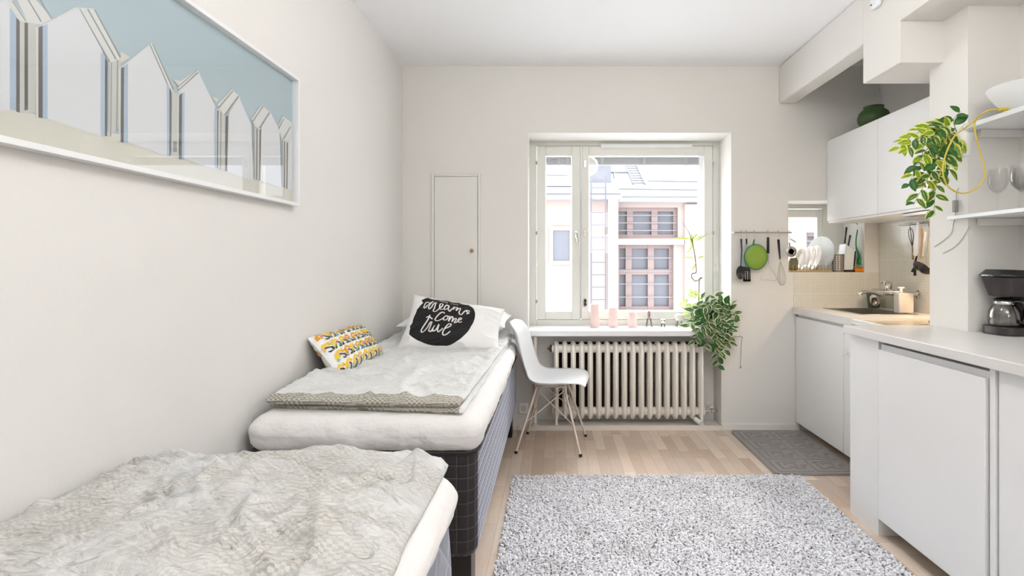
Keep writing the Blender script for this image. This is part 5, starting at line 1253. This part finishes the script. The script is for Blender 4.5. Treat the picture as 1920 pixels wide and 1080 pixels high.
S = [([Q(1792, 250), Q(1765, 238), Q(1730, 245), Q(1700, 262), Q(1684, 280)], mfy), ([Q(1792, 250), Q(1750, 252, 2.28), Q(1715, 262, 2.25), Q(1698, 285, 2.25)], mfy),
     ([Q(1790, 255), Q(1755, 262, 2.28), Q(1735, 285, 2.26), Q(1718, 315, 2.26), Q(1704, 345, 2.27)], mfy), ([Q(1790, 250), Q(1765, 280, 2.26), Q(1748, 320, 2.25), Q(1728, 355, 2.26), Q(1712, 385, 2.28)], mf),
     ([Q(1790, 252), Q(1772, 290, 2.27), Q(1760, 330, 2.26), Q(1753, 365, 2.28), Q(1752, 402, 2.3)], mf), ([Q(1794, 248), Q(1788, 225), Q(1802, 208)], lambda t: 2),
     ([Q(1792, 250), Q(1785, 285), Q(1778, 320), Q(1765, 340)], mf), ([Q(1790, 245), Q(1775, 235), Q(1755, 245, 2.25), Q(1745, 270, 2.24)], mf), ([Q(1790, 250), Q(1770, 260, 2.3), Q(1742, 300, 2.3), Q(1738, 345, 2.3)], mf),
     ([Q(1790, 250), Q(1760, 255, 2.3), Q(1735, 265, 2.3), Q(1728, 300, 2.31), Q(1722, 340, 2.31)], mfy)]
for pts, fn in S: strand(ms, ml, pts, .068, .020, .016, rnd, fn)
stm = ms.build('stem', M['stem'], hpn, smooth=60); ml.build('leaves', [M['leaf_var'], M['leaf_yellow'], M['leaf_dark']], hpn, smooth=60)
m = MB(); pc = (1.795, 2.36, 1.70); m.lathe([(.03, 0), (.038, .004), (.046, .09), (.048, .10), (.044, .10), (.042, .09), (0, .085)], pc, 24); m.build('pot', M['pot'], hpn, smooth=40)
m = MB(); 
for a in (0, 2.1, 4.2): m.tube([(pc[0]+.046*cos(a), pc[1]+.046*sin(a), pc[2]+.098), (1.815, 2.375, 1.838)], .0012, 5)
m.tube([(1.815, 2.375, 1.838), (1.8305, 2.385, 1.852), (1.85, 2.38, 1.8505)], .0015, 5)
m.build('hanger_cord', M['cord'], hpn)
m = MB(); Cc = lambda px, py, Y: at(px, py, Y=Y)
m.tube(smoothpath([Cc(1872, 206, 2.21), Cc(1858, 206, 2.215), Cc(1842, 213, 2.23), Cc(1829, 225, 2.27), Cc(1828, 245, 2.27), Cc(1836, 280, 2.26), Cc(1846, 310, 2.25), Cc(1847, 328, 2.25), Cc(1838, 347, 2.25), Cc(1820, 359, 2.25), Cc(1800, 362, 2.24), Cc(1780, 352, 2.22), Cc(1770, 335, 2.20), Cc(1768, 312, 2.19), Cc(1775, 285, 2.19), Cc(1790, 255, 2.21), Cc(1812, 238, 2.24), Cc(1830, 225, 2.26)], 6), .0032, 8)
yc_ = thing('yellow_cable', Cc(1828, 225, 2.27), 'looped yellow cable hanging from the upper wall shelf', 'cable')
m.build('cable', M['yellowcable'], yc_, smooth=60)
m = MB(); a = Cc(1874, 205, 2.2); m.tube([a, a+Vector((.03, -.005, 0))], [.008, .008], 8); m.build('plug', M['yellowcable'], yc_, smooth=40)
lc = thing('lamp_cord', at(1793, 390, X=1.855), 'thin grey lamp cord with an inline switch running down the pillar', 'cord')
G = lambda px, py: at(px, py, X=1.8565)
m = MB(); m.tube(smoothpath([G(1797, 352), G(1793, 365), G(1793, 376), G(1792, 397), G(1790, 410), G(1788, 418), G(1784, 437), G(1768, 452), G(1752, 463)], 5), .0014, 5)
m.build('cord', M['greycord'], lc, smooth=60)
m = MB(); m.tube(smoothpath([G(1818, 424), G(1806, 445), G(1790, 463), G(1768, 475)], 5), .0014, 5); m.build('second_cord', M['greycord'], lc, smooth=60)
m = MB(); a = G(1796, 375); b = G(1790.5, 398); m.box(1.842, 1.859, a.y, b.y, b.z, a.z); m.build('switch', M['greycord'], lc, bevel=.003)

# window plants
sp = thing('trailing_plant', (1.16, 3.98, ZS), 'variegated trailing plant spilling over the right end of the window sill', 'plant')
ms = MB(); ml = MB(); R_ = lambda px, py, Y=3.86: at(px, py, Y=Y)
pc = Vector(((1335-CX)/F*4.0, 4.0, ZS+.10))
ends = [(1375, 572), (1382, 590), (1360, 560), (1340, 553), (1310, 560), (1296, 585), (1292, 612), (1300, 640), (1318, 648), (1345, 688), (1355, 660), (1372, 625), (1365, 640), (1330, 600), (1350, 600), (1320, 625), (1345, 640), (1378, 605), (1338, 580), (1362, 585), (1312, 600), (1352, 620), (1335, 655), (1322, 575)]
for k, (ex, ey) in enumerate(ends):
    Yd = rnd.uniform(3.84, 3.92) if ey > 560 else rnd.uniform(3.9, 4.0)
    e = R_(ex, ey, Yd); mid = pc.lerp(e, .45)+Vector((0, -.02, .05 if ey > 570 else .02))
    mid2 = pc.lerp(e, .8)+Vector((0, -.012, .02))
    if ey > 620: mid = Vector((pc.x+(e.x-pc.x)*.5, 3.88, ZS+.07)); mid2 = Vector((e.x*.7+mid.x*.3, 3.845, (mid.z+e.z)/2)); e.y = 3.85
    strand(ms, ml, [pc, mid, mid2, e], .084, .0265, .021, rnd, lambda t: rnd.choice([0, 0, 0, 1]), droop=.25)
ms.build('stem', M['stem'], sp, smooth=60); ml.build('leaves', [M['leaf_sill'], M['leaf_dark']], sp, smooth=60)
m = MB(); m.lathe([(.04, 0), (.045, .004), (.058, .10), (.054, .10), (.05, .09), (0, .088)], (pc.x, pc.y, ZS), 28); m.build('pot', M['pot'], sp, smooth=40)
# pale round leaved plant
pp = thing('round_leaf_plant', (1.06, 4.06, ZS), 'pale green round-leaved plant in a glass vase on the sill', 'plant')
ms = MB(); ml = MB(); b0 = Vector((1.075, 4.06, ZS+.01))
for (ex, ey) in [(1283, 560), (1277, 575), (1280, 590), (1290, 552), (1300, 545), (1306, 558), (1296, 570), (1290, 582), (1302, 588), (1312, 572), (1308, 605), (1295, 600), (1318, 560), (1286, 570), (1300, 578), (1310, 548), (1292, 608)]:
    e = at(ex, ey, Y=rnd.uniform(4.02, 4.09)); p = smoothpath([b0, b0.lerp(e, .5)+Vector((rnd.uniform(-.01, .01), 0, .02)), e], 5); ms.tube(p, .0013, 5)
    leaf(ml, e, (rnd.uniform(-1, 1), -.2, rnd.uniform(-.3, .7)), (rnd.uniform(-.3, .3), -1, .4), .044, .021, 0, .1, 6, True)
ms.build('stem', M['stem'], pp, smooth=60); ml.build('leaves', M['leaf_pale'], pp, smooth=60)
m = MB(); m.lathe([(.026, 0), (.03, .003), (.03, .1), (.0285, .1), (.0285, .005), (0, .005)], (1.075, 4.06, ZS), 24); m.build('vase', M['drinkglass'], pp, smooth=40)
# bamboo
bp = thing('lucky_bamboo', (1.11, 4.12, ZS), 'tall spindly bamboo stem with a looped stalk before the window', 'plant')
ms = MB(); Bq = lambda px, py: at(px, py, Y=4.12)
ms.tube(smoothpath([Vector((1.11, 4.12, ZS+.004)), Bq(1310, 590), Bq(1310, 555), Bq(1311, 525), Bq(1316, 521), Bq(1304, 527), Bq(1297, 520), Bq(1298, 513), Bq(1305, 511), Bq(1305, 500), Bq(1303, 480), Bq(1299, 458), Bq(1297, 448)], 6), .0045, 8)
ms.tube([Bq(1298, 455), Bq(1292, 436), Bq(1280, 417)], [.004, .003, .0015], 6)
ms.build('stalk', M['brownstem'], bp, smooth=60)
ml = MB()
for (a, b, w) in (((1297, 448), (1262, 445), .009), ((1297, 450), (1309, 436), .008), ((1298, 452), (1318, 440), .005), ((1297, 465), (1297, 436), .013), ((1299, 462), (1286, 476), .007), ((1304, 483), (1278, 482), .007), ((1305, 485), (1322, 479), .006), ((1304, 495), (1297, 508), .007), ((1300, 455), (1330, 436), .005)):
    A_ = Bq(*a); B_ = Bq(*b); leaf(ml, A_, B_-A_, (0, -1, .5), (B_-A_).length, w, 0, .08, 7)
ml.build('leaves', M['leaf_bamboo'], bp, smooth=60)

# ------------------------------------------------------------------ fill lights added out of view: globe under the ceiling, uplighter behind
cl = thing('fill_globe', (.42, 1.75, 2.44), 'added white globe hanging unseen under the ceiling as fill light', 'lamp')
m = MB(); m.lathe([(.001, -.11)]+[(.11*cos(radians(a)), .11*sin(radians(a))) for a in range(-75, 80, 15)]+[(.001, .11)], (.42, 1.75, 2.44), 28); gl_ = m.build('fill_globe_ball', mat('fill_globe_diffuser', (250, 248, 244), .6, emis=((255, 248, 238), 6)), cl, smooth=60)
m = MB(); m.tube([(.42, 1.75, 2.55), (.42, 1.75, 2.64)], .01, 8); m.lathe([(.05, 2.64), (.05, ZC-.0005)], (.42, 1.75, 0), 20); m.build('fill_globe_canopy', M['white'], cl, smooth=40)
pl_ = bpy.data.lights.new('fill_globe_light', 'POINT'); pl_.energy = 41; pl_.shadow_soft_size = .125; pl_.color = (1, .985, .96)
po = bpy.data.objects.new('fill_globe_light', pl_); po.location = (.42, 1.75, 2.44); COL.objects.link(po)
fl_ = thing('fill_uplighter', (.8, -.45, 0), 'added white uplighter for fill light, unseen behind the viewer', 'lamp')  # added uplighter, out of view, bounces fill light off the ceiling
m = MB(); m.lathe([(.14, 0), (.14, .015), (.02, .03), (.012, .04), (.012, 1.7), (0, 1.7)], (.8, -.45, 0), 24); m.build('pole', M['white'], fl_, smooth=40)
m = MB(); m.lathe([(.02, 1.68), (.08, 1.70), (.17, 1.80), (.165, 1.80), (.07, 1.71), (0, 1.70)], (.8, -.45, 0), 28); m.build('shade', M['white'], fl_, smooth=40)
l = area('fill_uplight', (.8, -.45, 1.79), (radians(180), 0, 0), .28, .28, 36, (1, .995, .985)); l.data.shape = 'DISK'
